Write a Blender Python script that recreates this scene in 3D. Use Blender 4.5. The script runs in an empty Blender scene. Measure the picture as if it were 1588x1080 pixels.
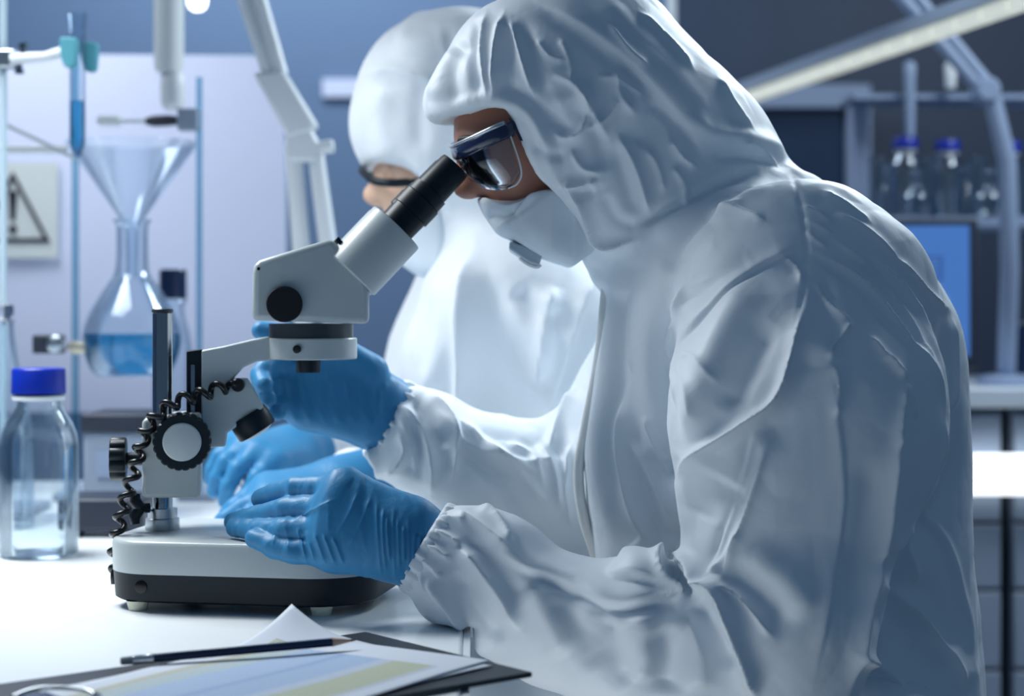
import bpy, bmesh, math
import numpy as np
from mathutils import Vector, Matrix

# ------------------------------------------------------------------ camera, world, lights, exposure
S = bpy.context.scene
COL = S.collection
F, ZC, CX, HY = 2800.0, 1.041, 794.0, 470.0        # focal length in pixels, eye height, principal column, horizon row

def at(px, py, Y):
    return Vector(((px - CX) * Y / F, Y, ZC + (HY - py) * Y / F))

cam_d = bpy.data.cameras.new('camera')
cam = bpy.data.objects.new('camera', cam_d)
COL.objects.link(cam)
cam.location = (0, 0, ZC)
cam.rotation_euler = (math.radians(90), 0, 0)
cam_d.sensor_width = 36.0
cam_d.lens = F / 1588.0 * 36.0
cam_d.shift_y = -(540 - HY) / 1588.0
cam_d.clip_start = 0.05
cam_d.dof.use_dof = True
cam_d.dof.focus_distance = 1.665
cam_d.dof.aperture_fstop = 3.8
S.camera = cam

W = bpy.data.worlds.new('world')
S.world = W
W.use_nodes = True
W.node_tree.nodes['Background'].inputs[0].default_value = (0.22, 0.39, 0.62, 1)
W.node_tree.nodes['Background'].inputs[1].default_value = 0.275

def area(name, loc, target, size, power, color, size_y=None):
    d = bpy.data.lights.new(name, 'AREA')
    d.energy = power
    d.color = color
    d.size = size
    if size_y:
        d.shape = 'RECTANGLE'
        d.size_y = size_y
    o = bpy.data.objects.new(name, d)
    COL.objects.link(o)
    o.location = loc
    v = Vector(target) - Vector(loc)
    o.rotation_euler = v.to_track_quat('-Z', 'Y').to_euler()
    return o

area('bench_light', (-0.78, 2.05, 1.72), (-0.58, 1.80, 0.75), 0.5, 11, (0.92, 0.97, 1.0), 0.5).data.spread = math.radians(125)
area('panel_fill', (-0.95, 2.85, 1.95), (-0.75, 3.25, 1.1), 0.5, 3.6, (0.92, 0.95, 1.0), 0.5).data.spread = math.radians(120)  # added fill, placed only to lift the lavender partition
area('back_light', (0.85, 2.95, 2.05), (0.35, 1.8, 1.15), 0.7, 25, (0.80, 0.92, 1.0), 0.7)
area('wall_fill', (-0.7, 4.1, 2.7), (-0.6, 5.1, 1.2), 1.2, 30, (0.80, 0.90, 1.0), 0.5)  # extra fill put in to brighten the left of the back wall
area('counter_light', (1.5, 2.9, 2.3), (1.1, 3.5, 0.7), 0.8, 19, (0.85, 0.94, 1.0), 0.5)
area('sleeve_fill', (-0.06, 1.36, 0.50), (0.02, 1.60, 0.74), 0.25, 0.7, (0.92, 0.97, 1.0), 0.25)  # added fill below the bench edge for the sleeve's underside; no lamp there

S.view_settings.view_transform = 'Standard'
S.view_settings.look = 'None'
S.view_settings.gamma = 1.0
S.view_settings.use_curve_mapping = False
S.view_settings.exposure = 0.0
S.cycles.use_denoising = True
S.cycles.max_bounces = 12
S.cycles.transparent_max_bounces = 24
S.cycles.transmission_bounces = 12
S.cycles.caustics_reflective = False
S.cycles.caustics_refractive = False
S.cycles.sample_clamp_indirect = 4.0

# ------------------------------------------------------------------ materials
def mat(name, color, rough=0.5, metal=0.0, spec=0.5, bump=None, emit=None, coat=0.0, trans=0.0, ior=1.45, mottle=None, sheen=0.0, sss=0.0):
    m = bpy.data.materials.new(name)
    m.use_nodes = True
    nt = m.node_tree
    b = nt.nodes['Principled BSDF']
    b.inputs['Base Color'].default_value = (*color, 1)
    b.inputs['Roughness'].default_value = rough
    b.inputs['Metallic'].default_value = metal
    b.inputs['Specular IOR Level'].default_value = spec
    b.inputs['Coat Weight'].default_value = coat
    b.inputs['Transmission Weight'].default_value = trans
    b.inputs['IOR'].default_value = ior
    b.inputs['Sheen Weight'].default_value = sheen
    if sss:
        b.inputs['Subsurface Weight'].default_value = sss
        b.inputs['Subsurface Radius'].default_value = (0.02, 0.02, 0.02)
        b.inputs['Subsurface Scale'].default_value = 1.0
    if emit:
        b.inputs['Emission Color'].default_value = (*emit[0], 1)
        b.inputs['Emission Strength'].default_value = emit[1]
    tc = nt.nodes.new('ShaderNodeTexCoord')
    if mottle:
        n = nt.nodes.new('ShaderNodeTexNoise')
        n.inputs['Scale'].default_value = mottle[0]
        n.inputs['Detail'].default_value = 4
        r = nt.nodes.new('ShaderNodeMapRange')
        r.inputs['To Min'].default_value = 1 - mottle[1]
        r.inputs['To Max'].default_value = 1 + mottle[1]
        mx = nt.nodes.new('ShaderNodeMix')
        mx.data_type = 'RGBA'
        mx.blend_type = 'MULTIPLY'
        mx.inputs['Factor'].default_value = 1
        mx.inputs['A'].default_value = (*color, 1)
        nt.links.new(tc.outputs['Object'], n.inputs['Vector'])
        nt.links.new(n.outputs['Fac'], r.inputs['Value'])
        nt.links.new(r.outputs['Result'], mx.inputs['B'])
        nt.links.new(mx.outputs['Result'], b.inputs['Base Color'])
    if bump:
        n = nt.nodes.new('ShaderNodeTexNoise')
        n.inputs['Scale'].default_value = bump[0]
        n.inputs['Detail'].default_value = 5
        n.inputs['Distortion'].default_value = 0.6
        bp = nt.nodes.new('ShaderNodeBump')
        bp.inputs['Strength'].default_value = bump[1]
        bp.inputs['Distance'].default_value = bump[2]
        nt.links.new(tc.outputs['Object'], n.inputs['Vector'])
        nt.links.new(n.outputs['Fac'], bp.inputs['Height'])
        nt.links.new(bp.outputs['Normal'], b.inputs['Normal'])
    return m

def thin_glass(name, tint=(0.86, 0.92, 0.95), rough=0.03, boost=1.0):
    """thin clear wall: passes light, mirrors more at grazing angles"""
    m = bpy.data.materials.new(name)
    m.use_nodes = True
    nt = m.node_tree
    nt.nodes.clear()
    o = nt.nodes.new('ShaderNodeOutputMaterial')
    mix = nt.nodes.new('ShaderNodeMixShader')
    t = nt.nodes.new('ShaderNodeBsdfTransparent')
    g = nt.nodes.new('ShaderNodeBsdfGlossy')
    fr = nt.nodes.new('ShaderNodeFresnel')
    fr.inputs['IOR'].default_value = 1.5
    mu = nt.nodes.new('ShaderNodeMath')
    mu.operation = 'MULTIPLY'
    mu.use_clamp = True
    mu.inputs[1].default_value = boost
    t.inputs[0].default_value = (*tint, 1)
    g.inputs[0].default_value = (0.9, 0.95, 1, 1)
    g.inputs['Roughness'].default_value = rough
    nt.links.new(fr.outputs[0], mu.inputs[0])
    nt.links.new(mu.outputs[0], mix.inputs[0])
    nt.links.new(t.outputs[0], mix.inputs[1])
    nt.links.new(g.outputs[0], mix.inputs[2])
    nt.links.new(mix.outputs[0], o.inputs[0])
    return m

M = dict(
    suit=mat('white_nonwoven', (0.77, 0.835, 0.89), 0.50, spec=0.35, bump=(28, 0.22, 0.004), sheen=0.1),
    suit_far=mat('white_nonwoven_soft', (0.80, 0.84, 0.88), 0.55, spec=0.3, bump=(40, 0.3, 0.004)),
    zip=mat('zip_tape', (0.80, 0.82, 0.80), 0.6),
    mask=mat('mask_fabric', (0.70, 0.78, 0.85), 0.75, bump=(180, 0.15, 0.001)),
    valve=mat('valve_plastic', (0.45, 0.53, 0.60), 0.3),
    glove=mat('blue_nitrile', (0.042, 0.235, 0.46), 0.46, spec=0.35, bump=(70, 0.3, 0.0025)),
    skin=mat('skin', (0.42, 0.19, 0.13), 0.5, sss=0.15, bump=(200, 0.1, 0.0006)),
    skin_far=mat('skin_light', (0.72, 0.46, 0.33), 0.5),
    hair=mat('dark_hair', (0.02, 0.015, 0.012), 0.5),
    eye=mat('eye_white', (0.75, 0.74, 0.72), 0.2),
    navy=mat('navy_plastic', (0.010, 0.020, 0.060), 0.18, coat=0.4),
    enamel=mat('cream_enamel', (0.50, 0.55, 0.56), 0.36, coat=0.15, mottle=(3, 0.02)),
    black=mat('black_plastic', (0.005, 0.012, 0.019), 0.42, spec=0.3, mottle=(20, 0.15)),
    dark=mat('dark_grey_metal', (0.05, 0.06, 0.07), 0.35, metal=0.3),
    chrome=mat('chrome', (0.40, 0.43, 0.46), 0.12, metal=1.0),
    brushed=mat('brushed_steel', (0.45, 0.50, 0.55), 0.30, metal=1.0),
    rubber=mat('cream_rubber', (0.62, 0.62, 0.50), 0.6),
    cord=mat('cord_rubber', (0.008, 0.010, 0.012), 0.28),
    table=mat('white_laminate', (0.88, 0.92, 0.94), 0.28, mottle=(2, 0.01)),
    table_edge=mat('table_edge', (0.75, 0.80, 0.84), 0.4),
    board=mat('dark_hardboard', (0.020, 0.026, 0.034), 0.38, mottle=(60, 0.2)),
    pale_rod=mat('pale_rod', (0.52, 0.66, 0.74), 0.25),
    paper=mat('paper', (0.62, 0.67, 0.75), 0.8),
    pencil=mat('pencil_paint', (0.006, 0.014, 0.055), 0.22, coat=0.5),
    wood=mat('pencil_wood', (0.50, 0.33, 0.24), 0.7),
    lead=mat('pencil_lead', (0.02, 0.02, 0.025), 0.4),
    eraser=mat('eraser_rubber', (0.22, 0.25, 0.28), 0.8),
    ferrule=mat('ferrule', (0.55, 0.58, 0.62), 0.3, metal=0.9),
    glass=mat('clear_glass', (0.97, 0.99, 1.0), 0.02, trans=1.0, ior=1.47),
    water=mat('clear_liquid', (0.97, 0.99, 1.0), 0.0, trans=1.0, ior=1.33),
    thin=thin_glass('thin_glass', (0.93, 0.96, 0.98), 0.03, 0.40),
    thin_bottle=thin_glass('bottle_glass', (0.95, 0.975, 0.985), 0.02, 0.7),
    thin_teal=thin_glass('teal_edged_glass', (0.55, 0.76, 0.84), 0.05, 0.6),
    lens=thin_glass('lens_clear', (0.80, 0.85, 0.90), 0.02, 1.6),
    blue_liquid=mat('blue_liquid', (0.10, 0.48, 0.78), 0.05, trans=0.85, ior=1.33),
    blue_cap=mat('blue_cap', (0.002, 0.022, 0.34), 0.35),
    teal=mat('teal_rubber', (0.10, 0.36, 0.44), 0.45),
    white_plastic=mat('white_plastic', (0.78, 0.82, 0.85), 0.35),
    lavender=mat('lavender_panel', (0.70, 0.75, 0.94), 0.55, mottle=(3, 0.05)),
    wall=mat('blue_wall_paint', (0.14, 0.22, 0.36), 0.6, mottle=(1.2, 0.12)),
    wall_shade=mat('shaded_wall_paint', (0.036, 0.058, 0.105), 0.5, mottle=(1.5, 0.15)),  # darker copy of the wall paint; light falloff put into the colour
    frame=mat('pale_frame', (0.30, 0.38, 0.54), 0.45),
    floor=mat('floor_vinyl', (0.10, 0.13, 0.17), 0.4, mottle=(8, 0.1)),
    cabinet=mat('cabinet_laminate', (0.62, 0.68, 0.76), 0.35),
    drawer=mat('drawer_laminate', (0.30, 0.36, 0.46), 0.35),
    gap=mat('dark_gap', (0.10, 0.13, 0.18), 0.6),
    sign=mat('sign_board', (0.68, 0.73, 0.72), 0.6),
    ink=mat('sign_ink', (0.012, 0.014, 0.03), 0.6),
    led=mat('led_strip', (0.8, 0.8, 0.75), 0.5, emit=((0.95, 1.0, 0.84), 0.46)),
    lamp=mat('lamp_glow', (0.9, 0.9, 0.9), 0.5, emit=((0.95, 0.98, 1.0), 3.0)),
    equip=mat('grey_equipment', (0.30, 0.36, 0.46), 0.5),
    equip_dark=mat('dark_equipment', (0.022, 0.03, 0.05), 0.45),
)

# ------------------------------------------------------------------ object helpers
def mesh_obj(name, me, m=None, parent=None):
    o = bpy.data.objects.new(name, me)
    COL.objects.link(o)
    if m is not None:
        me.materials.append(M[m] if isinstance(m, str) else m)
    if parent is not None:
        o.parent = parent
        o.matrix_parent_inverse = WORLD.get(parent.name, Matrix.Identity(4)).inverted()
    WORLD[o.name] = Matrix.Identity(4)
    return o
WORLD = {}

def obj(name, bm, m=None, parent=None, smooth=35, bevel=None):
    me = bpy.data.meshes.new(name)
    bmesh.ops.remove_doubles(bm, verts=bm.verts, dist=1e-6)
    bmesh.ops.recalc_face_normals(bm, faces=bm.faces)
    bm.to_mesh(me)
    bm.free()
    if smooth:
        me.polygons.foreach_set('use_smooth', [True] * len(me.polygons))
        me.set_sharp_from_angle(angle=math.radians(smooth))
    o = mesh_obj(name, me, m, parent)
    if bevel:
        b = o.modifiers.new('bevel', 'BEVEL')
        b.width = bevel
        b.segments = 3
        b.limit_method = 'ANGLE'
        b.angle_limit = math.radians(40)
    return o

def empty(name, loc):
    o = bpy.data.objects.new(name, None)
    COL.objects.link(o)
    o.location = loc
    o.empty_display_size = 0.05
    WORLD[o.name] = Matrix.Translation(Vector(loc))
    return o

def tag(o, label, cat, group=None, kind=None):
    o['label'] = label
    o['category'] = cat
    if group:
        o['group'] = group
    if kind:
        o['kind'] = kind
    return o

def structure(o):
    o['kind'] = 'structure'
    return o

def box(bm, c, s, rz=0.0, R=None):
    mt = Matrix.Translation(Vector(c)) @ (R.to_4x4() if R is not None else Matrix.Rotation(rz, 4, 'Z')) @ Matrix.Diagonal((s[0], s[1], s[2], 1))
    bmesh.ops.create_cube(bm, size=1.0, matrix=mt)
    return bm

def frame_of(d):
    d = Vector(d).normalized()
    a = Vector((0, 0, 1)) if abs(d.z) < 0.9 else Vector((1, 0, 0))
    u = d.cross(a).normalized()
    return u, d.cross(u).normalized()

def rings(bm, rr, close=True):
    """rr: list of rings of equal length -> skinned, capped"""
    vs = [[bm.verts.new(p) for p in r] for r in rr]
    n = len(vs[0])
    for a, b in zip(vs, vs[1:]):
        for i in range(n):
            bm.faces.new((a[i], a[(i + 1) % n], b[(i + 1) % n], b[i]))
    if close:
        bm.faces.new(vs[0][::-1])
        bm.faces.new(vs[-1])
    return bm

def lathe(bm, p0, d, prof, n=40, close=True):
    """prof: (distance along d, radius)"""
    p0, d = Vector(p0), Vector(d).normalized()
    u, v = frame_of(d)
    rr = []
    for h, r in prof:
        r = max(r, 1e-5)
        rr.append([p0 + d * h + (u * math.cos(2 * math.pi * i / n) + v * math.sin(2 * math.pi * i / n)) * r for i in range(n)])
    return rings(bm, rr, close)

def rod(bm, a, b, r, r2=None, n=24):
    a, b = Vector(a), Vector(b)
    return lathe(bm, a, b - a, [(0, r), ((b - a).length, r if r2 is None else r2)], n)

def tube(bm, pts, r, n=10, sx=1.0):
    """swept tube along a polyline; r a number or one per point"""
    pts = [Vector(p) for p in pts]
    k = len(pts)
    rs = r if isinstance(r, (list, tuple)) else [r] * k
    t0 = (pts[1] - pts[0]).normalized()
    u, _ = frame_of(t0)
    rr = []
    for i, p in enumerate(pts):
        t = (pts[min(i + 1, k - 1)] - pts[max(i - 1, 0)]).normalized()
        u = (u - t * u.dot(t)).normalized()
        v = t.cross(u)
        rr.append([p + (u * math.cos(2 * math.pi * j / n) * sx + v * math.sin(2 * math.pi * j / n)) * rs[i] for j in range(n)])
    return rings(bm, rr)

def prism(bm, pts, d):
    """closed polygon pts (3-D) extruded by vector d"""
    pts = [Vector(p) for p in pts]
    d = Vector(d)
    return rings(bm, [pts, [p + d for p in pts]])

def spline(pts, n):
    """Catmull-Rom through pts"""
    P = [Vector(p) for p in pts]
    P = [P[0] * 2 - P[1]] + P + [P[-1] * 2 - P[-2]]
    out = []
    segs = len(P) - 3
    for i in range(n):
        t = i / (n - 1) * segs
        k = min(int(t), segs - 1)
        t -= k
        a, b, c, d = P[k:k + 4]
        out.append(0.5 * ((2 * b) + (c - a) * t + (2 * a - 5 * b + 4 * c - d) * t * t + (3 * b - a - 3 * c + d) * t ** 3))
    return out

# ------------------------------------------------------------------ implicit-surface modelling (bodies, clothing, gloves)
class Field:
    def __init__(s, lo, hi, res):
        s.lo, s.res = np.array(lo, np.float32), res
        n = [int((h - l) / res) + 2 for l, h in zip(lo, hi)]
        ax = [np.arange(k, dtype=np.float32) * res + l for k, l in zip(n, lo)]
        s.X, s.Y, s.Z = np.meshgrid(*ax, indexing='ij', sparse=True)
        s.shape = tuple(n)

    def cone(s, a, b, r1, r2, sy=1.0):
        """capsule from a to b with two radii; sy < 1 flattens it in depth"""
        a, b = np.array(a, np.float32), np.array(b, np.float32)
        ba = b - a
        x, y, z = s.X - a[0], (s.Y - a[1]), s.Z - a[2]
        h = np.clip((x * ba[0] + y * ba[1] + z * ba[2]) / max(float(ba @ ba), 1e-9), 0, 1)
        return np.sqrt((x - ba[0] * h) ** 2 + ((y - ba[1] * h) / sy) ** 2 + (z - ba[2] * h) ** 2) - (r1 + (r2 - r1) * h)

    def ellipsoid(s, c, r):
        k = np.sqrt(((s.X - c[0]) / r[0]) ** 2 + ((s.Y - c[1]) / r[1]) ** 2 + ((s.Z - c[2]) / r[2]) ** 2)
        return (k - 1) * min(r)

    def loft(s, rows, yc=None, n=2.2):
        """rows: (py, left px, right px, near Y, far Y); horizontal super-ellipse sections"""
        q = []
        for py, xl, xr, yn, yf in rows:
            c = 0.5 * (yn + yf)
            q.append((ZC + (HY - py) * c / F, (0.5 * (xl + xr) - CX) * c / F, 0.5 * (xr - xl) * c / F, c, 0.5 * (yf - yn)))
        q = np.array(sorted(q), np.float32)
        z = s.Z[0, 0, :]
        def ip(k):
            v = np.interp(z, q[:, 0], q[:, k])
            w = max(1, int(0.018 / s.res))
            v2 = np.convolve(np.pad(v, w, mode='edge'), np.ones(2 * w + 1) / (2 * w + 1), 'valid')
            return v2.astype(np.float32)[None, None, :]
        cx, rx, cy, ry = ip(1), ip(2), ip(3), ip(4)
        k = ((np.abs(s.X - cx) / rx) ** n + (np.abs(s.Y - cy) / ry) ** n) ** (1.0 / n)
        d = (k - 1) * np.minimum(rx, ry)
        zz = np.maximum(s.Z - q[-1, 0], q[0, 0] - s.Z)
        return np.maximum(d, zz)

    def poly(s, pts, Y):
        """signed distance to a side-view outline standing at depth Y, endless in depth"""
        P = [at(a, b, Y) for a, b in pts]
        x, z = s.X[:, 0, :], s.Z[:, 0, :]
        x, z = np.broadcast_arrays(x, z)
        d = np.full(x.shape, 1e9, np.float32)
        ins = np.zeros(x.shape, bool)
        for i in range(len(P)):
            a, b = P[i], P[(i + 1) % len(P)]
            ex, ez = b.x - a.x, b.z - a.z
            wx, wz = x - a.x, z - a.z
            t = np.clip((wx * ex + wz * ez) / (ex * ex + ez * ez), 0, 1)
            d = np.minimum(d, (wx - ex * t) ** 2 + (wz - ez * t) ** 2)
            c = (a.z > z) != (b.z > z)
            with np.errstate(divide='ignore', invalid='ignore'):
                xi = a.x + (z - a.z) / (ez if abs(ez) > 1e-9 else 1e-9) * ex
            ins ^= c & (x < xi)
        d = np.sqrt(d)
        return np.where(ins, -d, d)[:, None, :].astype(np.float32)

def smin(a, b, k):
    h = np.clip(0.5 + 0.5 * (b - a) / k, 0, 1)
    return b + (a - b) * h - k * h * (1 - h)

def smax(a, b, k):
    return -smin(-a, -b, k)

def surface(fd, D, smooth=2):
    """naive surface nets -> vertices, quads"""
    D = np.broadcast_to(D, fd.shape)
    ins = D < 0
    nx, ny, nz = fd.shape
    cnt = np.zeros((nx - 1, ny - 1, nz - 1), np.int8)
    offs = [(i, j, k) for i in (0, 1) for j in (0, 1) for k in (0, 1)]
    for i, j, k in offs:
        cnt += ins[i:nx - 1 + i, j:ny - 1 + j, k:nz - 1 + k]
    act = (cnt > 0) & (cnt < 8)
    I = np.argwhere(act)
    idx = np.full(act.shape, -1, np.int32)
    idx[act] = np.arange(len(I))
    acc = np.zeros((len(I), 3), np.float64)
    num = np.zeros(len(I))
    val = {o: D[I[:, 0] + o[0], I[:, 1] + o[1], I[:, 2] + o[2]] for o in offs}
    for a in offs:
        for ax in range(3):
            if a[ax] == 0:
                b = list(a); b[ax] = 1; b = tuple(b)
                va, vb = val[a], val[b]
                m = (va < 0) != (vb < 0)
                t = np.where(m, va / np.where(m, va - vb, 1), 0)
                p = np.array(a, np.float64)[None, :].repeat(len(I), 0)
                p[:, ax] += t
                acc[m] += p[m]
                num[m] += 1
    V = (I + acc / num[:, None]) * fd.res + fd.lo
    Q = []
    for ax in range(3):
        o1, o2 = [(1, 2), (2, 0), (0, 1)][ax]
        sl_a = [slice(None)] * 3; sl_b = [slice(None)] * 3
        sl_a[ax] = slice(0, -1); sl_b[ax] = slice(1, None)
        A, B = ins[tuple(sl_a)], ins[tuple(sl_b)]
        E = np.argwhere(A != B)
        E = E[(E[:, o1] > 0) & (E[:, o2] > 0) & (E[:, o1] < fd.shape[o1] - 1) & (E[:, o2] < fd.shape[o2] - 1)]
        flip = A[E[:, 0], E[:, 1], E[:, 2]]
        def cell(d1, d2):
            C = E.copy(); C[:, o1] -= d1; C[:, o2] -= d2
            return idx[C[:, 0], C[:, 1], C[:, 2]]
        q = np.stack([cell(1, 1), cell(0, 1), cell(0, 0), cell(1, 0)], 1)
        q[~flip] = q[~flip][:, ::-1]
        Q.append(q)
    Q = np.concatenate(Q)
    Q = Q[(Q >= 0).all(1)]
    for _ in range(smooth):
        sm = np.zeros_like(V); c = np.zeros(len(V))
        for a, b in ((0, 1), (1, 2), (2, 3), (3, 0)):
            np.add.at(sm, Q[:, a], V[Q[:, b]]); np.add.at(c, Q[:, a], 1)
            np.add.at(sm, Q[:, b], V[Q[:, a]]); np.add.at(c, Q[:, b], 1)
        V = V * 0.4 + sm / np.maximum(c, 1)[:, None] * 0.6
    return V, Q

def to_mesh(name, V, Q, subdiv=0):
    me = bpy.data.meshes.new(name)
    me.from_pydata(V.tolist(), [], Q.tolist())
    if subdiv:
        o = bpy.data.objects.new('tmp', me)
        COL.objects.link(o)
        s = o.modifiers.new('s', 'SUBSURF')
        s.levels = subdiv
        dg = bpy.context.evaluated_depsgraph_get()
        m2 = bpy.data.meshes.new_from_object(o.evaluated_get(dg))
        bpy.data.objects.remove(o)
        bpy.data.meshes.remove(me)
        me = m2
        me.name = name
    me.polygons.foreach_set('use_smooth', [True] * len(me.polygons))
    me.update()
    return me

def coords(me):
    n = len(me.vertices)
    co = np.empty(n * 3, np.float32); me.vertices.foreach_get('co', co)
    no = np.empty(n * 3, np.float32); me.vertices.foreach_get('normal', no)
    return co.reshape(-1, 3), no.reshape(-1, 3)

def vnoise(P, seed=0, crisp=False):
    """smooth value noise in -1..1"""
    rng = np.random.RandomState(seed)
    T = rng.rand(32, 32, 32).astype(np.float32) * 2 - 1
    f = np.floor(P).astype(np.int64)
    t = P - f
    if not crisp:
        t = t * t * (3 - 2 * t)
    r = 0
    for i in (0, 1):
        for j in (0, 1):
            for k in (0, 1):
                w = (t[:, 0] if i else 1 - t[:, 0]) * (t[:, 1] if j else 1 - t[:, 1]) * (t[:, 2] if k else 1 - t[:, 2])
                r = r + w * T[(f[:, 0] + i) % 32, (f[:, 1] + j) % 32, (f[:, 2] + k) % 32]
    return r

def folds(me, strokes, noise=()):
    """press cloth folds into a mesh: each stroke is (kind, width, height mm, side-view points[, nearest Y, farthest Y]);
    kinds: r round ridge, s pinched ridge, g one-sided step; negative height = groove. Width in photo pixels."""
    co, no = coords(me)
    px = CX + F * co[:, 0] / co[:, 1]
    py = HY - F * (co[:, 2] - ZC) / co[:, 1]
    to = np.stack([-co[:, 0], -co[:, 1], ZC - co[:, 2]], 1)
    to /= np.linalg.norm(to, axis=1)[:, None]
    face = np.clip(((no * to).sum(1) + 0.05) / 0.4, 0, 1)
    disp = np.zeros(len(co), np.float32)
    for st in strokes:
        kind, w, h, pts = st[:4]
        y0, y1 = st[4:6] if len(st) > 4 else (0, 9)
        P = np.array([(p.x, p.y) for p in spline([(a, b, 0) for a, b in pts], max(6, 5 * len(pts)))])
        lo, hi = P.min(0) - 3.2 * w, P.max(0) + 3.2 * w
        m = np.nonzero((px > lo[0]) & (px < hi[0]) & (py > lo[1]) & (py < hi[1]) & (face > 0) & (co[:, 1] > y0) & (co[:, 1] < y1))[0]
        if not len(m):
            continue
        q = np.stack([px[m], py[m]], 1)
        best = np.full(len(m), 1e9); tt = np.zeros(len(m)); sd = np.zeros(len(m))
        L = np.linalg.norm(np.diff(P, axis=0), axis=1)
        acc = np.concatenate([[0], np.cumsum(L)]) / L.sum()
        for i in range(len(P) - 1):
            e = P[i + 1] - P[i]
            wv = q - P[i]
            t = np.clip((wv @ e) / max(e @ e, 1e-9), 0, 1)
            dv = wv - t[:, None] * e
            d = np.linalg.norm(dv, axis=1)
            u = d < best
            best[u] = d[u]
            tt[u] = (acc[i] + (acc[i + 1] - acc[i]) * t)[u]
            sd[u] = np.sign(e[0] * wv[:, 1] - e[1] * wv[:, 0])[u]
        taper = np.clip(np.minimum(tt, 1 - tt) * 5, 0, 1)
        taper = taper * taper * (3 - 2 * taper) * 0.9 + 0.1
        x = best / w
        if kind == 't':
            pr = np.clip(1 - np.sqrt(x * x + .01) / 2.2, 0, 1) ** 1.3
        elif kind == 'r':
            pr = np.exp(-x * x)
        elif kind == 's':
            x = x * 1.2
            pr = 1.8 * np.exp(-1.25 * np.sqrt(x * x + 0.012)) * np.exp(-0.10 * x * x)
        else:
            pr = np.where(sd > 0, np.exp(-x * x * 0.35), np.exp(-x * x * 6))
        disp[m] += h * 0.001 * pr * taper * face[m]
    for amp, sc, seed, stretch in noise:
        if seed >= 100:                                               # crumpled cloth: flat facets that meet in creases
            a, b = 0.6 + seed, 0.9 + seed * .7
            R = np.array([[math.cos(a), -math.sin(a), 0], [math.sin(a), math.cos(a), 0], [0, 0, 1]]) @ np.array([[1, 0, 0], [0, math.cos(b), -math.sin(b)], [0, math.sin(b), math.cos(b)]])
            P = (co * np.array(stretch)) @ R * sc
            P = P + 0.8 * np.stack([vnoise(P * 0.45 + 7.1, seed + 1), vnoise(P * 0.45 + 3.3, seed + 2), vnoise(P * 0.45, seed + 3)], 1)
            disp += amp * 0.001 * np.abs(vnoise(P, seed, True)) * 2
            continue
        P = co * sc * np.array(stretch)
        P = P + 0.9 * np.stack([vnoise(P * 0.6 + 7.1, seed + 1), vnoise(P * 0.6 + 3.3, seed + 2), vnoise(P * 0.6, seed + 3)], 1)
        v = 1 - np.abs(vnoise(P, seed)) * 2.2
        disp += amp * 0.001 * np.clip(v, -0.6, 1)
    co = co + no * disp[:, None]
    me.vertices.foreach_set('co', co.astype(np.float32).ravel())
    me.update()

# ------------------------------------------------------------------ setting
TZ = 0.75
bm = bmesh.new(); box(bm, (0.3, 2.9, -0.03), (6.4, 4.6, 0.06)); structure(obj('floor', bm, 'floor', smooth=0))
bm = bmesh.new(); box(bm, (0.3, 5.15, 1.3), (6.4, 0.10, 2.7)); structure(obj('wall_back', bm, 'wall', smooth=0))
bm = bmesh.new(); box(bm, (-2.85, 2.9, 1.3), (0.10, 4.6, 2.7)); structure(obj('wall_left', bm, 'wall', smooth=0))

def panel(name, x0, x1, y0, y1, Y, t, m, bev=None):
    """upright slab whose front face stands at depth Y and covers these side-view pixels"""
    a, b = at(x0, y1, Y), at(x1, y0, Y)
    bm = bmesh.new()
    box(bm, ((a.x + b.x) / 2, Y + t / 2, (a.z + b.z) / 2), (b.x - a.x, t, b.z - a.z))
    return obj(name, bm, m, smooth=30, bevel=bev)

structure(panel('shade_panel', 1052, 2050, -420, 640, 5.02, 0.05, 'wall_shade'))  # slab carrying the painted falloff over the right of the back wall
# window frame on the right of the back wall
def window(name, x0, x1, y0, y1, Y, bar):
    a, b = at(x0, y1, Y), at(x1, y0, Y)
    bm = bmesh.new()
    for c, s in ((((a.x + b.x) / 2, Y, b.z), (b.x - a.x + bar, .05, bar)), (((a.x + b.x) / 2, Y, a.z), (b.x - a.x + bar, .05, bar)),
                 ((a.x, Y, (a.z + b.z) / 2), (bar, .05, b.z - a.z)), ((b.x, Y, (a.z + b.z) / 2), (bar, .05, b.z - a.z))):
        box(bm, c, s)
    o = structure(obj(name, bm, 'frame', smooth=30))
    bm = bmesh.new(); box(bm, ((a.x + b.x) / 2, Y + .02, (a.z + b.z) / 2), (b.x - a.x, .01, b.z - a.z))
    obj('pane', bm, mat('dark_pane', (0.03, 0.05, 0.10), 0.15), o, smooth=0)
    return o
window('window_1', 905, 1330, 150, 420, 4.92, 0.062)
structure(panel('trim_2', 1036, 1048, -200, 420, 4.6, 0.05, 'white_plastic'))

# lavender partition on the left, with a rounded corner
bm = bmesh.new()
Yp = 3.25
pts = [at(-260, 82, Yp), at(398, 86, Yp), at(424, 110, Yp), at(436, 160, Yp), at(440, 260, Yp), at(440, 640, Yp), at(-260, 640, Yp)]
prism(bm, pts, (0, 0.04, 0))
part = obj('partition_panel', bm, 'lavender', smooth=30)
bm = bmesh.new()
for x in (-1.1, -0.50):
    rod(bm, (x, Yp + .02, 0), (x, Yp + .02, 0.86), 0.02)
obj('post', bm, 'brushed', part)
tag(part, 'pale lavender partition panel standing behind the glassware at left', 'panel')
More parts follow.
